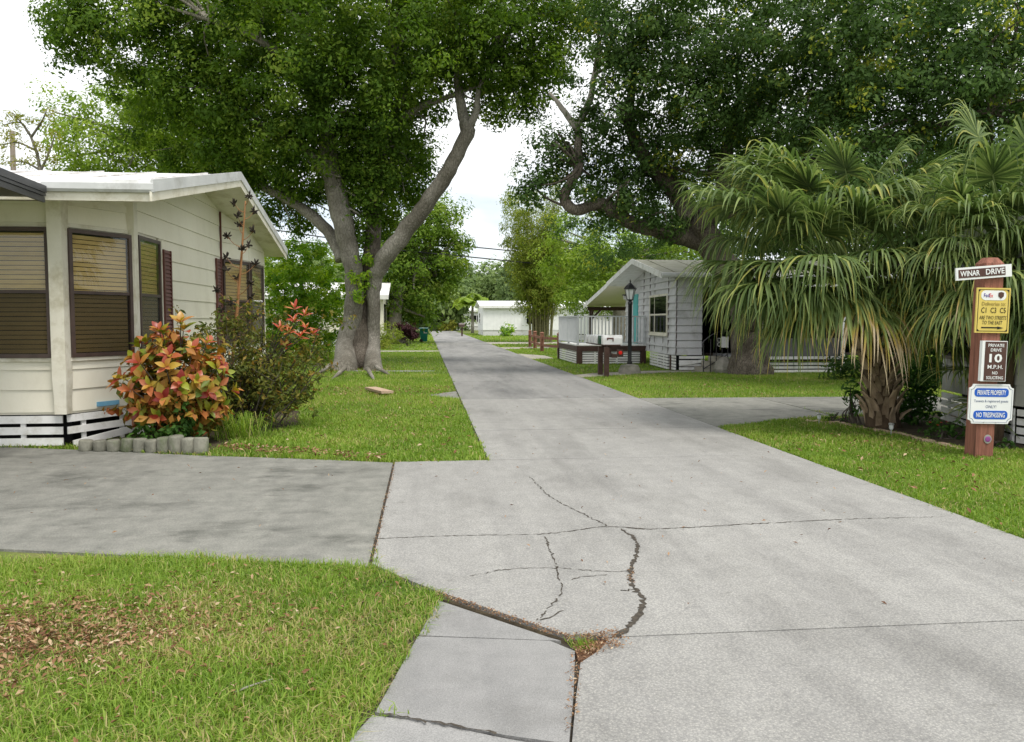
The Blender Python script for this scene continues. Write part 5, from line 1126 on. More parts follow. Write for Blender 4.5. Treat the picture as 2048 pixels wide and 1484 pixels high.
bl = L_([(150, 35, 27, 1.2), (190, 70, 27, 1.2), (260, 50, 27, 1.9), (330, 110, 27, 1.7), (400, 40, 28, 2.4), (430, 170, 27, 1.8), (510, 90, 28, 2.5), (560, 200, 27, 2.0), (620, 70, 26, 2.4), (690, 170, 26, 1.9), (770, 60, 26.5, 2.4), (850, 110, 28.5, 1.8), (940, 50, 28, 2.2), (1010, 110, 28, 1.9), (1070, 40, 28, 2.1), (1130, 0, 28, 1.7), (1080, 150, 28.5, 1.3), (985, 190, 28.5, 1.0), (1050, 210, 29, .75),
         (470, 260, 28, 1.7), (540, 300, 28.5, 1.6), (420, 300, 29.5, 1.4), (610, 280, 27.3, 1.3), (510, 370, 29.5, .85), (560, 420, 29.5, .7), (590, 365, 30, 1.0), (470, 330, 29, .9), (620, 420, 30.5, .7), (600, 455, 30.5, .45), (340, 260, 30, 1.4), (290, 170, 29, 1.3),
         (735, 290, 30.5, 1.9), (800, 320, 31, 1.5), (700, 370, 31, 1.5), (780, 400, 31, 1.3), (725, 450, 31, .9), (815, 370, 31, .9), (745, 400, 28.0, .75), (735, 340, 27.8, .9), (765, 330, 27.8, .9), (760, 270, 27.6, 1.1), (740, 450, 28.1, .55), (715, 300, 27.5, .8), (790, 380, 28, .7), (830, 310, 28.5, .8), (800, 250, 30.5, 1.2), (690, 270, 29, 1.2), (850, 180, 30, 1.2), (760, 170, 29, 1.6), (640, 340, 30, 1.0), (770, 450, 31, .6),
         (250, -110, 28, 2.4), (480, -130, 28, 3.0), (700, -140, 27, 3.2), (930, -120, 28, 3.0), (1120, -100, 28, 2.4), (600, -90, 24, 2.6), (820, -80, 24, 2.6), (400, -60, 25, 2.2), (1000, -60, 25, 2.2), (700, 20, 32, 2.6), (500, 40, 32, 2.4), (900, 40, 32, 2.4), (740, -120, 32, 3)])
crown('crown', bl, 'leafA', bt, 1.5, 92, .54, .14, .068, .5, -.06)
bo_ = np.vstack([catmull(trunk_pts[5:], 4)] + [np.array([px(x, y, Y) for x, y, Y in ((916, 170, TY), (914, 100, TY), (752, 320, 28.6), (760, 230, 28.4), (790, 120, 28), (560, 390, 29.2), (500, 365, 29.4), (590, 285, 27.8), (540, 260, 27.6), (520, 80, 26), (820, 225, 28.2), (990, 110, 28), (850, 120, 28.3), (430, 350, 29.6), (420, 40, 25.5))])])
twigs(bl, bo_, bt, 'bark', 110, .035)
# leafy shoots in the fork
crown('fork_shoots', L_([(725, 560, 27.6, .35), (718, 590, 27.5, .25), (735, 520, 27.8, .3)]), 'leafHedge', bt, 16, 10, .2, .14, .06, .2, .1)

# --- tree drooping in from above on the near side (small paler leaves)
# --- oak on the right
ok_ = thing('oak_tree', 'broad dark live oak with a snaking bare limb on the right', 'tree', (9.5, 23.4, 0))
def flare2(t, a): return 1 + max(0, .16 - t) * 1.6 * (1 + .45 * math.sin(5 * a)) + .05 * math.sin(4 * a + 3 * t)
OY = 23.0
ot = [np.array([9.5, 23.2, -.1]), np.array([9.45, 23.2, .8]), np.array([9.3, 23.1, 1.7]), px(1470, 570, OY), px(1440, 520, OY), px(1412, 475, OY), px(1388, 435, OY)]
limb(ot, [.55, .50, .46, .42, .40, .38, .38], ok_, 'oakbark', 16, 'trunk', 5, .06, flare2)
limb([px(1420, 490, OY), px(1360, 474, OY), px(1310, 460, OY), px(1265, 448, OY - .2), px(1235, 428, OY - .3), px(1205, 408, OY - .4), px(1180, 412, OY - .4), px(1150, 420, OY - .5), px(1128, 395, OY - .5), px(1142, 365, OY - .4), px(1158, 335, OY - .3), px(1156, 295, OY - .2), px(1155, 255, OY)],
     [.27, .24, .22, .20, .185, .165, .155, .155, .15, .135, .12, .105, .09], ok_, 'oakbark', 12)
limb([px(1155, 260, OY), px(1130, 225, OY), px(1112, 200, OY), px(1098, 185, OY)], [.10, .085, .06, .03], ok_, 'deadwood', 8)
limb([px(1155, 250, OY), px(1180, 200, OY), px(1188, 150, OY), px(1200, 100, OY), px(1190, 40, OY)], [.10, .09, .07, .06, .04], ok_, 'deadwood', 8)
limb([px(1162, 232, OY), px(1185, 215, OY), px(1205, 205, OY)], [.06, .045, .02], ok_, 'deadwood', 7)
limb([px(1388, 440, OY), px(1350, 380, OY + .4), px(1300, 330, OY + .6), px(1260, 250, OY + .4), px(1270, 130, OY)], [.34, .28, .22, .16, .08], ok_, 'oakbark')
limb([px(1395, 430, OY), px(1450, 415, OY), px(1520, 380, OY - .6), px(1600, 300, OY - 1.6), px(1680, 190, OY - 2.6), px(1720, 80, OY - 3)], [.38, .33, .28, .22, .16, .08], ok_, 'oakbark')
limb([px(1440, 415, OY), px(1452, 330, OY), px(1462, 260, OY - .2), px(1500, 225, OY - .4), px(1540, 130, OY - .6)], [.24, .20, .17, .13, .07], ok_, 'oakbark')
limb([px(1462, 260, OY - .2), px(1480, 200, OY), px(1470, 120, OY)], [.12, .09, .05], ok_, 'oakbark', 8)
limb([px(1480, 340, OY + .5), px(1400, 345, OY + .3), px(1340, 335, OY)], [.10, .08, .04], ok_, 'oakbark', 8)
limb([px(1560, 350, OY - 1.2), px(1700, 300, OY - 3), px(1850, 260, OY - 5), px(1980, 220, OY - 6)], [.22, .18, .13, .06], ok_, 'oakbark')
ol = L_([(1085, 345, 22.6, .75), (1062, 375, 22.6, .45), (1100, 290, 22.8, .6), (1130, 310, 23, .6), (1185, 330, 23.4, .85), (1215, 380, 23.6, .8), (1255, 310, 23.5, 1.1), (1200, 270, 22.8, .7), (1310, 390, 24.2, 1.0), (1345, 300, 23.4, 1.3), (1235, 190, 22.4, 1.25), (1300, 120, 22, 1.6), (1230, 90, 22, 1.0), (1270, 30, 22, 1.6), (1200, 20, 23, .8), (1400, 50, 21, 1.9), (1390, 190, 21.6, 1.6), (1470, 150, 22, 1.6), (1530, 90, 21, 1.9), (1540, 240, 21, 1.5), (1620, 50, 20, 1.9), (1620, 190, 20, 1.7), (1700, 120, 19, 1.7), (1660, 280, 19, 1.2), (1790, 50, 18, 1.8), (1780, 190, 18, 1.6), (1720, 330, 17.5, .9), (1690, 375, 17.5, .55), (1745, 370, 17, .6), (1880, 110, 17, 1.7), (1980, 50, 17, 1.8), (1970, 210, 17, 1.6), (1870, 280, 18, 1.3), (2050, 150, 17, 1.6), (2040, 320, 18, 1.3), (1550, 340, 23, 1.2), (1440, 330, 24, 1.3), (1240, 470, 37, 1.2), (1195, 500, 37, 1.0), (1290, 490, 38, 1.2), (1165, 455, 36, .9), (1340, 440, 36, 1.5), (1270, 400, 34, 1.3), (1120, 440, 36, .8), (1300, 425, 22.4, .45), (1250, 400, 22.2, .4), (1340, 455, 22.5, .35), (1170, 380, 22.2, .35), (1210, 440, 22.6, .3), (1330, 385, 23.6, .8), (1270, 350, 23.4, .75), (1225, 330, 23.0, .6), (1380, 350, 24, .9), (1300, 300, 23.8, .8), (1150, 300, 23.2, .45), (1180, 250, 23.2, .5), (1440, 270, 23.5, .9), (1110, 330, 23, .4),
         (1420, 380, 27, 1.8), (1560, 400, 27, 2.0), (1700, 420, 27, 2.0), (1850, 380, 26, 2.2), (1980, 400, 26, 2.2), (1600, 250, 26, 2.3), (1800, 250, 25, 2.4), (1950, 260, 24, 2.2), (2080, 300, 24, 2.2), (1350, 220, 25, 1.6), (1480, 240, 26, 1.8),
         (1300, -80, 22, 2.4), (1500, -100, 22, 2.8), (1700, -110, 21, 2.8), (1900, -110, 20, 2.8), (2100, -80, 19, 2.6), (1400, -90, 26, 2.6), (1600, -60, 25, 2.6), (1850, -40, 24, 2.6), (2150, 100, 19, 2.4)])
crown('crown', [(c_, r_, k_ * (.62 if c_[1] > 23.8 else 1.0)) for c_, r_, k_ in ol], 'leafB', ok_, 1.62, 88, .45, .113, .057, .5)
oo = np.array([px(*q) for q in ((1265, 448, 22.8), (1205, 408, 22.6), (1150, 420, 22.5), (1158, 335, 22.7), (1350, 380, 23.4), (1300, 330, 23.6), (1260, 250, 23.4), (1450, 415, 23), (1520, 380, 22.4), (1600, 300, 21.4), (1680, 190, 20.4), (1452, 330, 23), (1500, 225, 22.6), (1540, 130, 22.4), (1700, 300, 20), (1850, 260, 18), (1980, 220, 17), (1188, 150, 23), (1270, 130, 23), (1470, 120, 23))])
twigs(ol, oo, ok_, 'oakbark', 130, .03)

# --- other trees
def simple_tree(name, label, base, lobes, m, trunk_r, bark='bark', density=1.0, per=80, spread=.8, L=.2, W=.09, bias=0.0, group=None, lean=None, hollow=.45):
    t = thing(name, label, 'tree', (base[0], base[1], 0), group); top = np.mean([l[0] for l in lobes], axis=0)
    limb([np.array([base[0], base[1], -.1]), np.array([base[0], base[1], 0]) * .6 + top * .4 * np.array([1, 1, .6]) if lean else np.array([base[0], base[1], top[2] * .45]), top], [trunk_r * 1.25, trunk_r, trunk_r * .3], t, bark, 10, 'trunk')
    twigs(lobes, np.array([np.array([base[0], base[1], top[2] * .55]), top]), t, bark, 24, trunk_r * .25)
    crown('crown', lobes, m, t, density, per, spread, L, W, hollow, bias)
    return t
lt = L_([(150, 240, 40, 1.3), (180, 300, 40, 1.9), (230, 230, 40, 1.8), (260, 310, 40, 2.0), (310, 210, 40, 1.8), (340, 300, 40, 2.2), (400, 240, 40, 2.2), (430, 320, 41, 2.0), (480, 280, 41, 2.0), (130, 325, 41, 1.0), (300, 350, 42, 2.0), (420, 370, 42, 1.8), (520, 330, 42, 1.6)])
simple_tree('leafy_tree', 'bright green tree rising behind the cream home', at(330, 640, 41)[:2], lt, 'leafC', .35, 'bark', .9, 75, .75, .17, .08)
ht = thing('sparse_tree', 'nearly bare tree with few yellow leaves above the roof at far left', 'tree', (*at(75, 640, 30)[:2], 0))
limb([at(75, 640, 30) * [1, 1, 0], at(78, 450, 30), at(80, 340, 30), at(60, 270, 30), at(25, 225, 30)], [.12, .10, .06, .04, .015], ht, 'bark', 7, 'trunk')
for q in ([(80, 345), (100, 300), (112, 262)], [(70, 300), (35, 285), (0, 290)], [(62, 275), (85, 240), (95, 215)], [(80, 340), (50, 325), (10, 322)], [(60, 270), (40, 245), (5, 250)]):
    limb([at(a, c, 30) for a, c in q], [.045, .03, .01], ht, 'bark', 6)
crown('foliage', L_([(x, y, 30, .28) for x, y in ((25, 225), (50, 240), (95, 225), (110, 265), (5, 255), (40, 250), (0, 292), (30, 288), (12, 322), (45, 325), (85, 245), (70, 290), (92, 300), (105, 320), (20, 270), (60, 320))]), 'leafYellow', ht, 9, 10, .22, .13, .04, .2)
hg = thing('hedge_shrub', 'tall bright green rounded shrub between the cream home and the big trunk', 'shrub', (*at(605, 640, 34)[:2], 0))
limb([at(605, 640, 34) * [1, 1, 0], at(605, 600, 34), at(600, 540, 34)], [.15, .12, .05], hg, 'bark', 7, 'stem')
hl = L_([(560, 540, 33.5, .9), (545, 590, 33.3, .9), (600, 520, 33.8, .9), (640, 530, 34, .8), (585, 590, 33, 1.0), (625, 590, 33.2, 1.0), (560, 640, 33, 1.0), (610, 650, 33, 1.1), (655, 600, 33.6, .9), (660, 650, 33.6, .9), (535, 650, 33.6, .7), (520, 560, 34, .6), (600, 485, 34, .35), (545, 500, 34, .35), (640, 495, 34, .35), (580, 505, 34, .4), (680, 570, 35, .9), (575, 690, 33.2, .8), (630, 690, 33.2, .8), (530, 690, 33.6, .6)])
crown('foliage', hl, 'leafHedge', hg, 3.4, 55, .30, .12, .06, .65)
mt = L_([(800, 470, 56, 1.9), (850, 450, 56, 1.8), (890, 440, 57, 1.5), (830, 520, 56, 2.3), (890, 500, 57, 2.0), (920, 490, 57, .9), (860, 560, 56, 2.1), (800, 570, 56, 2.0), (905, 540, 58, 1.2), (845, 610, 56, 1.3), (780, 530, 57, 1.8), (820, 620, 56, 1.0), (790, 640, 57, 1.0)])
simple_tree('shade_tree', 'rounded dark green tree left of the road behind the green bin', at(792, 640, 57)[:2], mt, 'leafA', .55, 'bark', .8, 75, .85, .24, .11, .08)
limb([at(785, 668, 55.5) * [1, 1, 0], at(792, 620, 55.5), at(805, 570, 56)], [.5, .42, .3], bpy.data.objects.get('shade_tree.001'), 'bark', 9)
# far tree line, each tree on its own
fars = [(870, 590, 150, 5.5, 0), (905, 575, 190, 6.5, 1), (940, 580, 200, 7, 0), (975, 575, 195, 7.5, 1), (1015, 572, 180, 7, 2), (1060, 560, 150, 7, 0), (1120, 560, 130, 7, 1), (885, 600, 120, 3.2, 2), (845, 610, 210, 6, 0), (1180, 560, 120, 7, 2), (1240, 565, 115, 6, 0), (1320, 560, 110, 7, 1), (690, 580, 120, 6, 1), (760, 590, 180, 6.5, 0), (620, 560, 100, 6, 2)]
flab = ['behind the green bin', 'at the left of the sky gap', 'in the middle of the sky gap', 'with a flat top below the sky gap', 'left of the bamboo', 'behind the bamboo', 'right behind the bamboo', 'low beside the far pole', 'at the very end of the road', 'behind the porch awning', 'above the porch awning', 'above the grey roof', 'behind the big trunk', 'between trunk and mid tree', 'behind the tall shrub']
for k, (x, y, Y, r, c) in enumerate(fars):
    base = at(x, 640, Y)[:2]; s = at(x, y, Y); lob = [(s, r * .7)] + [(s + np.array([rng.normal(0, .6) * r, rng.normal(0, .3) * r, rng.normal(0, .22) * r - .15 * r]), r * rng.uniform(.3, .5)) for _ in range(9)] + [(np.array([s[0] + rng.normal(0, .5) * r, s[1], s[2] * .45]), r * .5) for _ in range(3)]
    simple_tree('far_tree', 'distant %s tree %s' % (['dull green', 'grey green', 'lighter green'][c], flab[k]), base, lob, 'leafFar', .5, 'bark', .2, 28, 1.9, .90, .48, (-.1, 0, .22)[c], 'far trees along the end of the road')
# trees behind the grey home
gl_ = L_([(1140, 480, 48, 1.7), (1180, 540, 46, 1.8), (1220, 500, 47, 1.8), (1260, 530, 47, 1.7), (1150, 580, 46, 1.4), (1120, 540, 50, 1.5), (1200, 590, 48, 1.3), (1300, 500, 48, 1.8), (1360, 490, 48, 2.2), (1430, 470, 50, 2.5), (1235, 585, 50, 1.4)])
simple_tree('leafy_tree', 'mid green tree behind the grey home and its awning', at(1240, 640, 48)[:2], gl_, 'leafC', .4, 'bark', .8, 72, .75, .2, .09, -.15)
gl2 = L_([(1500, 450, 45, 2.5), (1600, 430, 45, 3), (1720, 420, 44, 3), (1840, 420, 42, 3), (1960, 400, 40, 3), (2060, 380, 38, 3), (1560, 520, 45, 2.4), (1680, 520, 44, 2.4), (1800, 520, 42, 2.4), (1930, 500, 40, 2.6)])
simple_tree('dark_tree', 'dense dark tree mass behind the oak and the palms', at(1750, 640, 44)[:2], gl2, 'leafB', .5, 'oakbark', .5, 66, 1.0, .26, .13)
# far palm between the white homes
fp_ = thing('coconut_palm', 'small yellow green palm beside the far white home', 'palm', (*at(940, 640, 100)[:2], 0))
limb([at(945, 640, 100) * [1, 1, 0], at(945, 600, 100)], [.2, .15], fp_, 'bark', 7, 'trunk')
def feather(P0, az, el, Ln, parent, m='leafYellow', k=26):
    t = np.linspace(0, 1, 9); h = np.array([math.cos(az), math.sin(az)]); X = P0 + np.c_[np.outer(t * Ln * math.cos(el) , h), t * Ln * math.sin(el) - 0.55 * Ln * t ** 2]
    Q = np.c_[[np.interp(np.linspace(.08, 1, k), t, X[:, i]) for i in range(3)]].T; side = np.array([-h[1], h[0], 0])
    c = []; d = []
    for s in (-1, 1): c.append(Q + side * s * .38 * Ln * .4 + [0, 0, -.12 * Ln * .6]); d.append(np.tile(side * s + [0, 0, -.55], (k, 1)))
    c = np.vstack(c); d = np.vstack(d); nr = unit(np.cross(d, np.array([h[0], h[1], .01]))); V, F = leaf_arrays(c, nr, Ln * .36, Ln * .055, .05, d)
    np_mesh('frond', V, F, m, parent, np.repeat(rng.random(len(c)), 2), ORG[parent.name])
for k in range(14): feather(at(943, 606, 100), k * 2.4, R(rng.uniform(15, 75)), rng.uniform(2.4, 3.2), fp_, 'leafC')

# --- bamboo
bb = thing('bamboo_clump', 'tall feathery bamboo clump right of the road behind the fence', 'bamboo', (8.15, 58, 0))
b = MB(); bl_ = []
for k in range(46):
    a = rng.uniform(0, 6.28); r0_ = abs(rng.normal(0, .55)); p0 = np.array([8.1 + r0_ * math.cos(a) * 1.5, 58 + r0_ * math.sin(a), 0]); H_ = rng.uniform(5.5, 10.6) if k > 4 else rng.uniform(10, 11.5); sp_ = rng.uniform(.3, 2.2)
    p1 = p0 + [math.cos(a) * sp_ * .25, math.sin(a) * sp_ * .25, H_ * .5]; p2 = p0 + [math.cos(a) * sp_ * 1.0 - .4, math.sin(a) * sp_, H_]
    P = catmull([p0, p1, p2], 6); b.tube(P, np.linspace(.05, .012, len(P)), 5, cap=False)
    for q in P[4:]:
        if q[2] > 1.7 + rng.random() * 1.2: bl_.append((q + rng.normal(0, .35, 3), rng.uniform(.35, .75)))
b.build('culms', 'culm', bb, True)
P, nr, T2 = crown_points(bl_, 2.3, 12, .42, .2, .2); kk = len(P); dv = rng.normal(size=P.shape) + [0, 0, -.7]
V, F = leaf_arrays(P, nr, .26 * rng.uniform(.6, 1.3, kk), .055, .1, dv); tag(np_mesh('foliage', V, F, 'leafBamboo', bb, np.repeat(np.clip(.5 + T2 + rng.normal(0, .22, kk), 0, 1), 2), ORG[bb.name]), kind='stuff')

# ================================================================== shrubs and small plants
def shrub(name, label, base, lobes, m, cat='shrub', density=20, per=9, spread=.14, L=.08, W=.035, stems=8, group=None, hollow=.3, bias=0.0, stem_m='twig'):
    t = thing(name, label, cat, (base[0], base[1], 0), group); b = MB(); base3 = np.array([base[0], base[1], 0])
    for k in range(stems):
        c = np.array(lobes[k % len(lobes)][0]) + rng.normal(0, .2, 3) * np.mean(lobes[k % len(lobes)][1]); b.tube(catmull([base3 + [*rng.normal(0, .06, 2), 0], (base3 + c) / 2 + rng.normal(0, .06, 3), c], 4), np.linspace(.016, .005, 9), 5, cap=False)
    b.build('stems', stem_m, t, True); crown('foliage', lobes, m, t, density, per, spread, L, W, hollow, bias); return t
# croton: every leaf its own piece, in rosettes over a rounded bush
def croton_leaf_mesh(m, Lf=1.0, Wf=.58):
    n = 6; V = []; 
    for i in range(n + 1):
        t = i / n; wv = Wf * .5 * math.sin(math.pi * min(1, t ** .8 * .97 + .03)) * (.55 + .75 * t) if t < 1 else 0.004
        x = Lf * t; z = -.28 * Lf * t * t; V += [(x, -wv, z + .28 * wv), (x, 0, z), (x, wv, z + .28 * wv)]
    F = [(i * 3 + k, (i + 1) * 3 + k, (i + 1) * 3 + k + 1, i * 3 + k + 1) for i in range(n) for k in range(2)]
    me = bpy.data.meshes.new('croton_leaf'); me.from_pydata(V, [], F); me.materials.append(MT[m]); me.polygons.foreach_set('use_smooth', [True] * len(F)); return me
cl_me, cr_me = croton_leaf_mesh('croton'), croton_leaf_mesh('crotonred', 1.0, .34)
def rosette(t, c, axis, me, n, Ls):
    axis = axis / np.linalg.norm(axis); ref = np.array([0, 0, 1.0]) if abs(axis[2]) < .9 else np.array([1.0, 0, 0]); u = np.cross(axis, ref); u /= np.linalg.norm(u); v = np.cross(axis, u)
    a0 = rng.uniform(0, 6.28)
    for k in range(n):
        a = a0 + k * 2.4; op = .45 + .75 * (k / n) + rng.normal(0, .12); d = axis * math.cos(op) + (u * math.cos(a) + v * math.sin(a)) * math.sin(op)
        up = axis * math.sin(op) - (u * math.cos(a) + v * math.sin(a)) * math.cos(op); side = np.cross(up, d); M3 = Matrix((d, side, up)).transposed()
        o = bpy.data.objects.new('leaf', me); link(o, t, c - axis * .05 * (k / n)); s = Ls * rng.uniform(.75, 1.2) * (.75 + .35 * k / n); o.scale = (s, s * rng.uniform(.85, 1.15), s); o.rotation_euler = M3.to_euler()
ct = thing('croton_shrub', 'rounded croton bush with big orange and red leaves by the bay window', 'shrub', (-3.30, 11.0, 0))
cc = np.array([-3.20, 10.95, .78]); rosC = []
tries = 0
while len(rosC) < 48 and tries < 4000:
    tries += 1
    v = rng.normal(size=3); v /= np.linalg.norm(v)
    if v[1] > .35 or v[2] < -.75: continue
    rad = np.array([.68, .58, .70]) * rng.uniform(.72, 1.08)
    if v[2] < -.3: rad[0] *= .92
    p = cc + v * rad
    if p[0] < -3.9 and p[1] > 10.9: continue
    if all(np.linalg.norm(p - q[0]) > .185 for q in rosC): rosC.append((p, v))
rosC += [(cc + np.array([.12, -.15, .80]), np.array([.1, -.2, 1])), (cc + np.array([-.10, -.3, .70]), np.array([-.1, -.4, 1]))]
b = MB()
for p, v in rosC:
    rosette(ct, p, v * .8 + np.array([0, -.2, .4]), cl_me, 6, .172)
    b.tube(catmull([np.array([-3.3, 11.0, 0]) + [*rng.normal(0, .12, 2), 0], (p + cc) / 2 + [0, 0, -.25], p - v * .03], 4), np.linspace(.014, .006, 9), 5, cap=False)
b.build('stems', 'twig', ct, True)
crown('inner_leaves', [(cc + [0, .05, 0], (.60, .48, .62)), (cc + [0, 0, -.3], (.58, .45, .38))], 'crotonfill', ct, 60, 6, .13, .15, .078, .55, .05)
shrub('ground_plant', 'low dark green leafy plant below the croton behind the logs', (-3.25, 10.75), [(np.array([-3.1, 10.55, .22]), (.28, .2, .22)), (np.array([-3.45, 10.6, .2]), (.3, .2, .2)), (np.array([-3.0, 10.6, .38]), (.18, .15, .2))], 'leafLow', 'plant', 50, 8, .08, .075, .04)
# thin twiggy croton behind
tw = thing('twiggy_shrub', 'sparse dark twiggy shrub with red leaves at its top right', 'shrub', (-2.55, 12.3, 0))
b = MB(); tips = []
for k in range(62):
    a = rng.uniform(0, 6.28); base3 = np.array([-2.65, 12.3, 0]) + [*rng.normal(0, .16, 2), 0]; rr_ = rng.uniform(.15, .85); hh = rng.uniform(.55, 1.72)
    tip = base3 + [math.cos(a) * rr_ * 1.05 + .12, math.sin(a) * rr_ * .6, hh]; mid = (base3 + tip) / 2 + rng.normal(0, .10, 3)
    P = catmull([base3, mid, tip], 4); b.tube(P, np.linspace(.014, .004, 9), 5, cap=False); tips.append(tip); tips.append(mid)
    for q in range(5):
        s0_ = P[rng.integers(3, 9)]; e_ = s0_ + rng.normal(0, .17, 3) + [0, 0, .10]; b.tube([s0_, (s0_ + e_) / 2 + rng.normal(0, .02, 3), e_], [.005, .004, .002], 4, cap=False); tips.append(e_)
b.build('stems', 'twig', tw, True)
crown('foliage', [(t_, .12) for t_ in tips], 'leafDull', tw, 13, 3, .10, .085, .032, .2)
for q in ((590, 615, 12.3), (610, 628, 12.3), (588, 640, 12.2), (612, 655, 12.2), (625, 665, 12.3), (578, 662, 12.1), (600, 672, 12.1), (560, 655, 12.2), (572, 690, 12.1)):
    p = at(*q); rosette(tw, p, np.array([.1, -.4, 1.0]), cr_me, 7, .155)
    bq = MB(); bq.tube(catmull([np.array([-2.6, 12.3, .5]), (p + np.array([-2.4, 12.3, .9])) / 2, p], 4), np.linspace(.012, .005, 9), 5, cap=False); bq.build('stems', 'twig', tw, True)
# grassy tuft
gt_ = thing('grass_tuft', 'long arching grass tuft between the croton and the twiggy shrub', 'plant', (-2.55, 11.35, 0))
N = 240; base_ = np.c_[rng.normal(-2.5, .16, N), rng.normal(11.3, .12, N), np.zeros(N)]; a = rng.uniform(0, 6.28, N); h = rng.uniform(.2, .5, N); dxy = np.c_[np.cos(a), np.sin(a), np.zeros(N)]; w_ = np.c_[-np.sin(a), np.cos(a), np.zeros(N)] * .005
m1_ = base_ + dxy * (h * .35)[:, None] + np.c_[np.zeros((N, 2)), h * .75]; t1_ = base_ + dxy * (h * .95)[:, None] + np.c_[np.zeros((N, 2)), h * .55]
V = np.stack([base_ - w_, base_ + w_, m1_ + w_, m1_ - w_, t1_], 1).reshape(-1, 3); o = (np.arange(N) * 5)[:, None]; F = np.concatenate([o + [0, 1, 2], o + [0, 2, 3], o + [3, 2, 4]], 1).reshape(-1, 3)
tag(np_mesh('blades', V, F, 'grass', gt_, np.repeat(rng.uniform(.1, 1, N), 3), ORG[gt_.name]), kind='stuff')
# dry flower stalk
ag = thing('flower_stalk', 'tall dry orange flower stalk with dark seed clusters by the gable wall', 'plant', (-3.05, 13.0, 0))
S0, S1 = np.array([-3.07, 13.0, 0]), at(491, 402, 13.0)
limb([S0, S0 * .5 + S1 * .5 + [.02, 0, 0], S1], [.030, .024, .010], ag, 'stalk', 8, 'stalk')
b = MB()
for k in range(19):
    t = .42 + .56 * k / 18; p = S0 + (S1 - S0) * t; a = k * 2.39; Lb = .34 * (1.25 - t) + .05; e_ = p + [math.cos(a) * Lb, math.sin(a) * Lb * .8, Lb * .45 + .06]
    bq = MB(); bq.tube(catmull([p, (p + e_) / 2 - [0, 0, .03], e_], 3), [.008, .007, .006, .005, .005, .004, .004], 5, cap=False); br = bq.build('stalk_branch', 'stalk', ag, True)
    bs_ = MB()
    for q in range(13):
        v = rng.normal(size=3); v /= np.linalg.norm(v); v[2] += .3; bs_.tube([e_, e_ + v * .05, e_ + v * .075], [.006, .013, .003], 5)
    bs_.build('seed_cluster', 'seed', br)
# right bed plants
shrub('flowering_plant', 'low plant with small red flowers in front of the skirt slats', g2(1895, 880), [(gnd(1880, 878) + [0, 0, .14], .16), (gnd(1915, 880) + [0, 0, .13], .16), (gnd(1860, 872) + [0, 0, .12], .13)], 'leafLow', 'plant', 60, 7, .06, .06, .028)
b = MB()
for q in ((1868, 858, 10.9), (1872, 862, 10.8), (1898, 862, 10.6), (1858, 862, 11)): 
    p = gnd(q[0], 880); p = p + [rng.normal(0, .04), 0, .22 + rng.normal(0, .02)]
    for k in range(5): a = k * 1.256; b.add([p, p + [.022 * math.cos(a), .022 * math.sin(a), .008], p + [.022 * math.cos(a + .9), .022 * math.sin(a + .9), .008]], [(0, 1, 2)])
b.build('flowers', 'red', bpy.data.objects['flowering_plant'])
shrub('ground_plant', 'small leafy plant by the left path light in the palm bed', g2(1662, 846), [(gnd(1660, 845) + [0, 0, .07], .09), (gnd(1690, 847) + [0, 0, .06], .07)], 'leafLow', 'plant', 80, 7, .05, .05, .022)
shrub('leafy_shrub', 'dark leafy shrub right of the palm trunk', (7.45, 11.9), [(np.array([7.35, 11.8, .45]), (.32, .25, .4)), (np.array([7.55, 11.9, .85]), (.32, .25, .4)), (np.array([7.7, 12.0, .4]), (.32, .25, .4)), (np.array([7.3, 11.7, .2]), (.25, .2, .2)), (np.array([7.95, 12.5, .5]), (.3, .25, .45))], 'leafLow', 'shrub', 44, 8, .1, .08, .035, bias=-.3)
shrub('leafy_shrub', 'dark foliage left of the palm trunk base', (6.5, 11.9), [(np.array([6.52, 11.85, .35]), (.13, .15, .3)), (np.array([6.5, 11.9, .55]), (.11, .13, .18))], 'leafLow', 'shrub', 26, 8, .12, .12, .035, bias=-.35)
shrub('ground_plant', 'small weed at the right foot of the sign post', g2(2000, 900), [(gnd(2000, 900) + [0, 0, .07], .1), (gnd(2020, 898) + [0, 0, .05], .08)], 'leafLow', 'plant', 60, 7, .05, .05, .022)
hd = [(np.array([x_, 20.2 + rng.normal(0, .4), z_]), (1.0, .8, .8)) for x_ in np.arange(11.6, 17.5, .9) for z_ in (.6, 1.7)]  # foliage mass added, leaves darkened, to fill the dark gap
shrub('dark_fill_hedge', 'added hedge with darkened leaves filling the gap behind the palm trunk', (14, 20.5), hd, 'leafB', 'hedge', 2.2, 60, .4, .13, .06, 14, hollow=.6, bias=-.25)
# bushes along the left far verge
shrub('round_bush', 'round fine leaved green bush right of the big trunk', at(765, 640, 46)[:2], [(at(765, 672, 46), (1.0, .8, .75)), (at(745, 680, 46), (.8, .6, .6)), (at(785, 668, 46.3), (.6, .6, .6))], 'leafBamboo', 'shrub', 14, 9, .2, .13, .045, hollow=.5)
shrub('round_bush', 'pale low bush at the edge of the path beside the trunk', at(745, 640, 45)[:2], [(at(748, 688, 45), (.75, .5, .4)), (at(768, 690, 45), (.5, .5, .35))], 'leafBamboo', 'shrub', 14, 9, .2, .12, .04, hollow=.5, bias=.25)
shrub('maroon_plant', 'dark maroon leaved plant beside the round bush', at(815, 640, 50)[:2], [(at(815, 662, 50), .45), (at(800, 658, 50), .4), (at(825, 668, 50), .35)], 'leafMaroon', 'plant', 14, 8, .25, .34, .07, hollow=.2)
shrub('round_bush', 'small round bush against the long white home', at(1014, 640, 80)[:2], [(at(1014, 662, 80), (.8, .7, .75)), (at(1014, 668, 80), (.6, .6, .4))], 'leafHedge', 'shrub', 8, 9, .25, .22, .1, hollow=.4, bias=-.1)
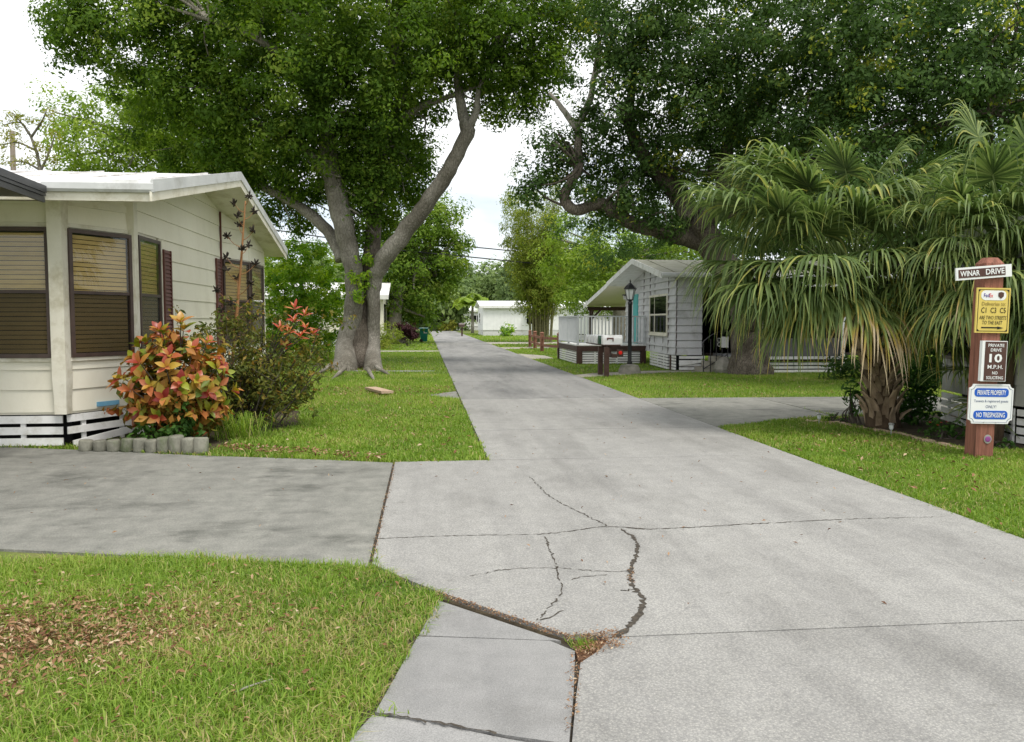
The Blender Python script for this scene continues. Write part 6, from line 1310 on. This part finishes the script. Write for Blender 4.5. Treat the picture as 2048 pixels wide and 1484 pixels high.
shrub('yellow_bush', 'yellow green bush beside the far pole', at(892, 640, 118)[:2], [(at(896, 652, 118), .9), (at(885, 655, 118), .7), (at(903, 650, 118), .7)], 'leafYellow', 'shrub', 5, 8, .4, .35, .15)
for k, (x, Y, lab) in enumerate(((826, 62, 'strappy green plant left of the bin'),)):
    t = thing('strappy_plant', lab, 'plant', (*at(x, 640, Y)[:2], 0)); 
    for q in range(10): feather(np.array([*at(x, 640, Y)[:2], .3]), q * 2.4, R(rng.uniform(40, 80)), rng.uniform(1.4, 2.2), t, 'leafLow', 16)

# ================================================================== palms
def fan(name, parent, crownp, hub, tipdir, size, yellow=0.0, nseg=46, droop=1.0, petr=.016):
    """costapalmate fan: a petiole from the crown to the hub, then pleated segments whose tips hang"""
    crownp = np.asarray(crownp, float); hub = np.asarray(hub, float)
    d = np.asarray(tipdir, float); d /= np.linalg.norm(d)
    up = np.array([0, 0, 1.0]); nrm = up - d * (up @ d) + np.array([0, -.05, 0]); nrm /= np.linalg.norm(nrm); side = np.cross(nrm, d)
    Vs = []; Fs = []; rs = []; K = 9
    for i in range(nseg):
        u = -1 + 2 * i / (nseg - 1); th = u * R(118) + rng.normal(0, .03)
        Ls = size * (1.0 - .38 * abs(u) ** 1.6) * rng.uniform(.9, 1.08)
        root = hub + d * size * .16 * (1 - abs(u))
        dir0 = d * math.cos(th) + side * math.sin(th)
        dir0 = dir0 - nrm * .10 * abs(u) + nrm * (.05 if i % 2 else -.03)
        dir0 /= np.linalg.norm(dir0)
        t = np.linspace(0, 1, K); P = root + np.outer(t * Ls, dir0)
        kd = np.clip(t - rng.uniform(.36, .54), 0, 1); bend = droop * rng.uniform(.5, 1.25) * Ls * 1.45 * kd ** 1.7
        P[:, 2] -= bend; P -= np.outer(bend * .45, dir0) * np.array([1, 1, .0])
        P += np.outer(t ** 2, rng.normal(0, .035, 3))
        P[:, :2] += np.outer(kd ** 1.5, rng.normal(0, .11, 2)); T = np.gradient(P, axis=0); w = np.cross(T, nrm); w /= np.linalg.norm(w, axis=1)[:, None] + 1e-9
        wid = size * .0185 * np.interp(t, [0, .18, .5, .8, 1], [.35, .9, 1.0, .55, .06])
        A_ = P - w * wid[:, None] / 1.0; C_ = P + w * wid[:, None] / 1.0; B_ = P - nrm * (wid * .35)[:, None]
        o = len(Vs) * 3 * K
        Vs.append(np.stack([A_, B_, C_], 1).reshape(-1, 3))
        for j in range(K - 1):
            q = o + j * 3
            Fs += [(q, q + 3, q + 4, q + 1), (q + 1, q + 4, q + 5, q + 2)]
        y = np.clip(yellow + rng.normal(0, .12), 0, 1); base_r = np.clip(.34 + rng.normal(0, .15) + .22 * yellow, 0, .62)
        r_ = base_r + t * .10 + (np.clip(t - (1.02 - .75 * y), 0, 1) * 2.6 * y if y > .02 else 0)
        rs.append(np.repeat(np.clip(r_, 0, 1), 3))
    # petiole
    mid = (crownp + hub) / 2 + [0, 0, .06 * np.linalg.norm(hub - crownp)]; P = catmull([crownp, mid, hub + d * size * .1], 4); b = MB(); b.tube(P, np.linspace(petr * 1.5, petr * .6, len(P)), 6, cap=False)
    o = sum(len(v) for v in Vs); Fs += [tuple(i + o for i in f) for f in b.F]; Vs.append(np.array(b.V)); rs.append(np.full(len(b.V), .5))
    return np_mesh(name, np.vstack(Vs), Fs, 'frond', parent, np.concatenate(rs), ORG[parent.name], 'POINT')
PB = np.array([6.80, 11.55, 0.0]); PCr = at(1705, 560, 11.6)
pm = thing('cabbage_palm', 'large shaggy cabbage palm with drooping fan leaves and booted trunk', 'palm', PB)
tp = catmull([PB + [0, 0, -.05], PB + [-.02, 0, .5], PB * .6 + PCr * .4 + [0.05, 0, .1], PCr], 5)
b = MB(); b.tube(tp, np.interp(np.linspace(0, 1, len(tp)), [0, .25, .6, 1], [.27, .20, .17, .14]), 12, wob=.08); b.build('trunk', 'fiber', pm, True)
bt_me = MB(); bt_me.add([(-.06, 0, 0), (.06, 0, 0), (.05, .02, .16), (-.05, .02, .16), (-.028, .085, .30), (.028, .085, .30), (-.055, .03, 0), (.055, .03, 0), (.045, .05, .16), (-.045, .05, .16), (-.022, .11, .30), (.022, .11, .30)],
    [(0, 1, 2, 3), (3, 2, 5, 4), (6, 9, 8, 7), (9, 10, 11, 8), (0, 3, 9, 6), (1, 7, 8, 2), (3, 4, 10, 9), (2, 8, 11, 5), (4, 5, 11, 10), (0, 6, 7, 1)])
bme = bpy.data.meshes.new('leaf_boot'); bme.from_pydata(bt_me.V, [], bt_me.F); bme.materials.append(MT['boot'])
for k in range(84):
    t = .03 + .80 * (k / 84.0); i = t * (len(tp) - 1); c = tp[int(i)] * (1 - i % 1) + tp[min(len(tp) - 1, int(i) + 1)] * (i % 1); a = k * 2.3999; rad = np.interp(t, [0, .25, .6, 1], [.25, .185, .155, .13])
    o = bpy.data.objects.new('leaf_boot', bme); link(o, pm, c + [math.sin(-a) * rad * .85, math.cos(a) * rad * .85, 0]); o.rotation_euler = (R(-rng.uniform(2, 26)), R(rng.uniform(-16, 16)), a); s = rng.uniform(.75, 1.15); o.scale = (s, s, s * rng.uniform(.8, 1.25))
# fans: hub place in the picture, distance along the road, direction of the blade, size, yellowing
fans = [(1600, 452, 11.2, (-1, -.2, .25), 1.05, 0), (1545, 400, 11.5, (-1, -.1, .3), 1.05, 0), (1640, 390, 11.4, (-.75, -.3, .6), 1.0, 0), (1690, 390, 11.3, (-.5, -.8, .25), 1.0, 0), (1510, 440, 11.3, (-1, -.3, .1), .95, .03), (1500, 500, 11.6, (-1, -.1, -.1), .9, .05), (1770, 380, 11.6, (.7, -.4, .35), .95, 0), (1610, 570, 10.9, (-.8, -.5, -.2), .95, .15), (1640, 585, 10.9, (-.6, -.6, -.3), .8, .3), (1600, 350, 12.2, (-.8, -.2, .45), 1.05, 0), (1690, 345, 12.4, (-.7, -.1, .45), 1.0, 0), (1540, 350, 12.5, (-.9, -.2, .3), 1.05, 0), (1740, 360, 12.3, (.7, -.1, .45), 1.0, 0), (1820, 370, 12.2, (.8, -.3, .4), 1.0, 0), (1480, 400, 12.0, (-1, -.2, .2), 1.0, 0), (1860, 410, 11.8, (.8, -.4, .4), .95, .05), (1570, 430, 10.9, (-.8, -.6, .2), 1.0, .05), (1660, 500, 10.7, (-.4, -.9, .1), 1.0, .05), (1540, 560, 11.0, (-.9, -.4, -.2), .95, .1), (1540, 570, 11.6, (-.9, -.1, -.3), .8, .15), (1585, 520, 11.1, (-1, -.25, .0), 1.0, .08), (1560, 560, 11.2, (-1, -.2, -.2), .9, .12), (1640, 540, 10.9, (-.7, -.7, -.05), .95, .10),
        (1690, 480, 10.9, (-.2, -.9, .45), 1.0, .05), (1760, 450, 11.0, (.4, -.8, .25), 1.0, .05), (1800, 420, 11.3, (.7, -.3, .55), 1.0, .05), (1740, 410, 11.2, (.3, -.9, .25), 1.0, 0), (1690, 570, 10.8, (-.45, -.8, -.35), .86, .35), (1735, 592, 10.75, (.0, -.9, -.45), .84, .66), (1600, 610, 11.1, (-.7, -.5, -.4), .85, .25), (1520, 590, 11.5, (-.9, -.2, -.3), .9, .15), (1840, 612, 11.0, (.4, -.8, -.4), .84, .3), (1770, 610, 10.9, (.2, -.9, -.4), .8, .45), (1820, 585, 10.9, (.5, -.7, -.35), .82, .35), (1845, 545, 10.9, (.8, -.6, -.1), .85, .15), (1845, 480, 11.0, (.85, -.5, .2), .9, .08), (1800, 500, 10.8, (.5, -.85, .1), .9, .1), (1870, 450, 11.2, (.7, -.6, .3), .85, .08), (1830, 430, 11.0, (.6, -.7, .3), .95, .05), (1800, 560, 10.8, (.4, -.9, -.1), .9, .15), (1850, 515, 10.9, (.7, -.7, 0), .9, .1), (1760, 500, 10.7, (.2, -1, .1), .95, .1),
        (1660, 370, 12.1, (-.6, .5, .5), 1.0, 0), (1600, 370, 12.2, (-.9, .4, .3), 1.0, 0), (1530, 470, 12.0, (-1, .3, .05), 1.0, 0), (1780, 390, 12.2, (.7, .5, .4), 1.0, 0), (1500, 540, 11.9, (-1, .2, -.25), .95, .08), (1650, 440, 11.0, (-.5, -.7, .4), 1.0, 0), (1620, 590, 11.3, (-.8, -.4, -.4), .8, .25), (1550, 380, 12.4, (-.9, .3, .3), .95, 0), (1720, 540, 10.8, (.1, -1, .1), .95, .15), (1790, 540, 10.85, (.4, -.9, .05), .95, .15)]
for q in fans: fan('frond', pm, PCr + rng.normal(0, .05, 3), at(q[0] + rng.normal(0, 14), q[1] + rng.normal(0, 14), q[2]), np.array(q[3]) + rng.normal(0, .14, 3) + [0, 0, abs(rng.normal(0, .22)) if q[3][2] > -.15 else 0], q[4] * rng.uniform(.95, 1.18), q[5], 70, rng.uniform(.5, 1.1) if q[3][2] > -.15 else 1.0)
# second palm behind the sign, and a young palmetto
P2 = np.array([7.28, 9.95, 0.0]); C2 = at(2020, 520, 9.9)
p2 = thing('cabbage_palm', 'second palm at the right edge behind the street name board', 'palm', P2)
tq = catmull([P2 + [0, 0, -.05], (P2 + C2) / 2 + [.1, 0, .2], C2], 5); b = MB(); b.tube(tq, np.linspace(.2, .14, len(tq)), 10, wob=.08); b.build('trunk', 'fiber', p2, True)
for q in [(1930, 400, 11.6, (-.7, -.2, .5), .9, 0), (1985, 360, 11.6, (-.35, -.5, .7), .95, 0), (1960, 450, 10.9, (-.5, -.8, .2), .85, .1), (2020, 520, 10.8, (0, -1, 0), .85, .1), (1900, 600, 11.6, (-.7, -.5, -.5), .8, .3), (1990, 425, 11.2, (-.1, -.8, .5), .9, .05), (2040, 380, 11.4, (.3, -.4, .8), .95, 0), (1925, 480, 11.3, (-.8, -.5, .0), .85, .3), (1940, 560, 11.2, (-.6, -.7, -.45), .8, .4), (2040, 470, 11.0, (.2, -1, .2), .9, .1), (2060, 560, 11.0, (.3, -.9, -.3), .9, .15), (1900, 430, 12.2, (-.9, .2, .3), .9, .05), (2010, 600, 11.0, (.0, -.9, -.5), .85, .2), (1960, 280, 12.4, (-.2, .3, .9), .9, 0), (1880, 540, 12.4, (-.8, .0, -.4), .85, .25), (2050, 300, 12, (.2, 0, 1), .95, 0), (2035, 610, 10.7, (-.1, -.9, -.4), .85, .1), (2060, 650, 10.6, (-.2, -.9, -.3), .85, .15), (2060, 470, 10.8, (-.5, -.8, .3), .95, .05), (1990, 540, 10.6, (-.3, -.9, -.1), .95, .1), (2030, 560, 10.4, (-.4, -.9, .0), 1.0, .1), (1950, 430, 11.0, (-.7, -.6, .3), 1.0, .05), (2030, 420, 10.8, (-.2, -.9, .4), 1.0, .05), (1900, 500, 11.8, (-.8, -.4, -.1), .95, .15), (2050, 540, 10.3, (.2, -.9, -.1), .95, .1), (1930, 600, 11.0, (-.6, -.7, -.4), .85, .3), (2060, 600, 10.2, (-.3, -.9, -.2), .9, .1), (2070, 410, 11, (-.4, -.7, .6), .95, 0), (2000, 480, 10.9, (-.3, -.9, .2), .9, .1), (1960, 510, 11.3, (-.7, -.5, -.1), .85, .25)]:
    fan('frond', p2, C2 + rng.normal(0, .05, 3), at(q[0], q[1], 9.75 + (q[2] - 11.2) * .3), q[3], q[4] * .86, q[5], 52, 1.0)
P3 = np.array([8.0, 11.0, 0.0])
p3 = thing('palmetto', 'young low palmetto with stiff fans behind the speed sign', 'palm', P3 + [-.35, -.3, 0])
for q in [(1945, 735, 10.4, (-.9, -.3, -.05), .80, .03), (2000, 720, 10.4, (.6, -.5, .1), .85, .03), (1990, 660, 10.6, (.2, -.3, .8), .85, 0), (2030, 690, 10.3, (.7, -.4, .4), .85, .05), (1915, 700, 10.8, (-.8, .1, .3), .7, .05), (1960, 800, 10.3, (-.3, -.7, -.4), .6, .1)]:
    fan('frond', p3, P3 + [-.35, -.3, .35], at(q[0], q[1], q[2]), q[3], q[4], q[5], 36, .45)
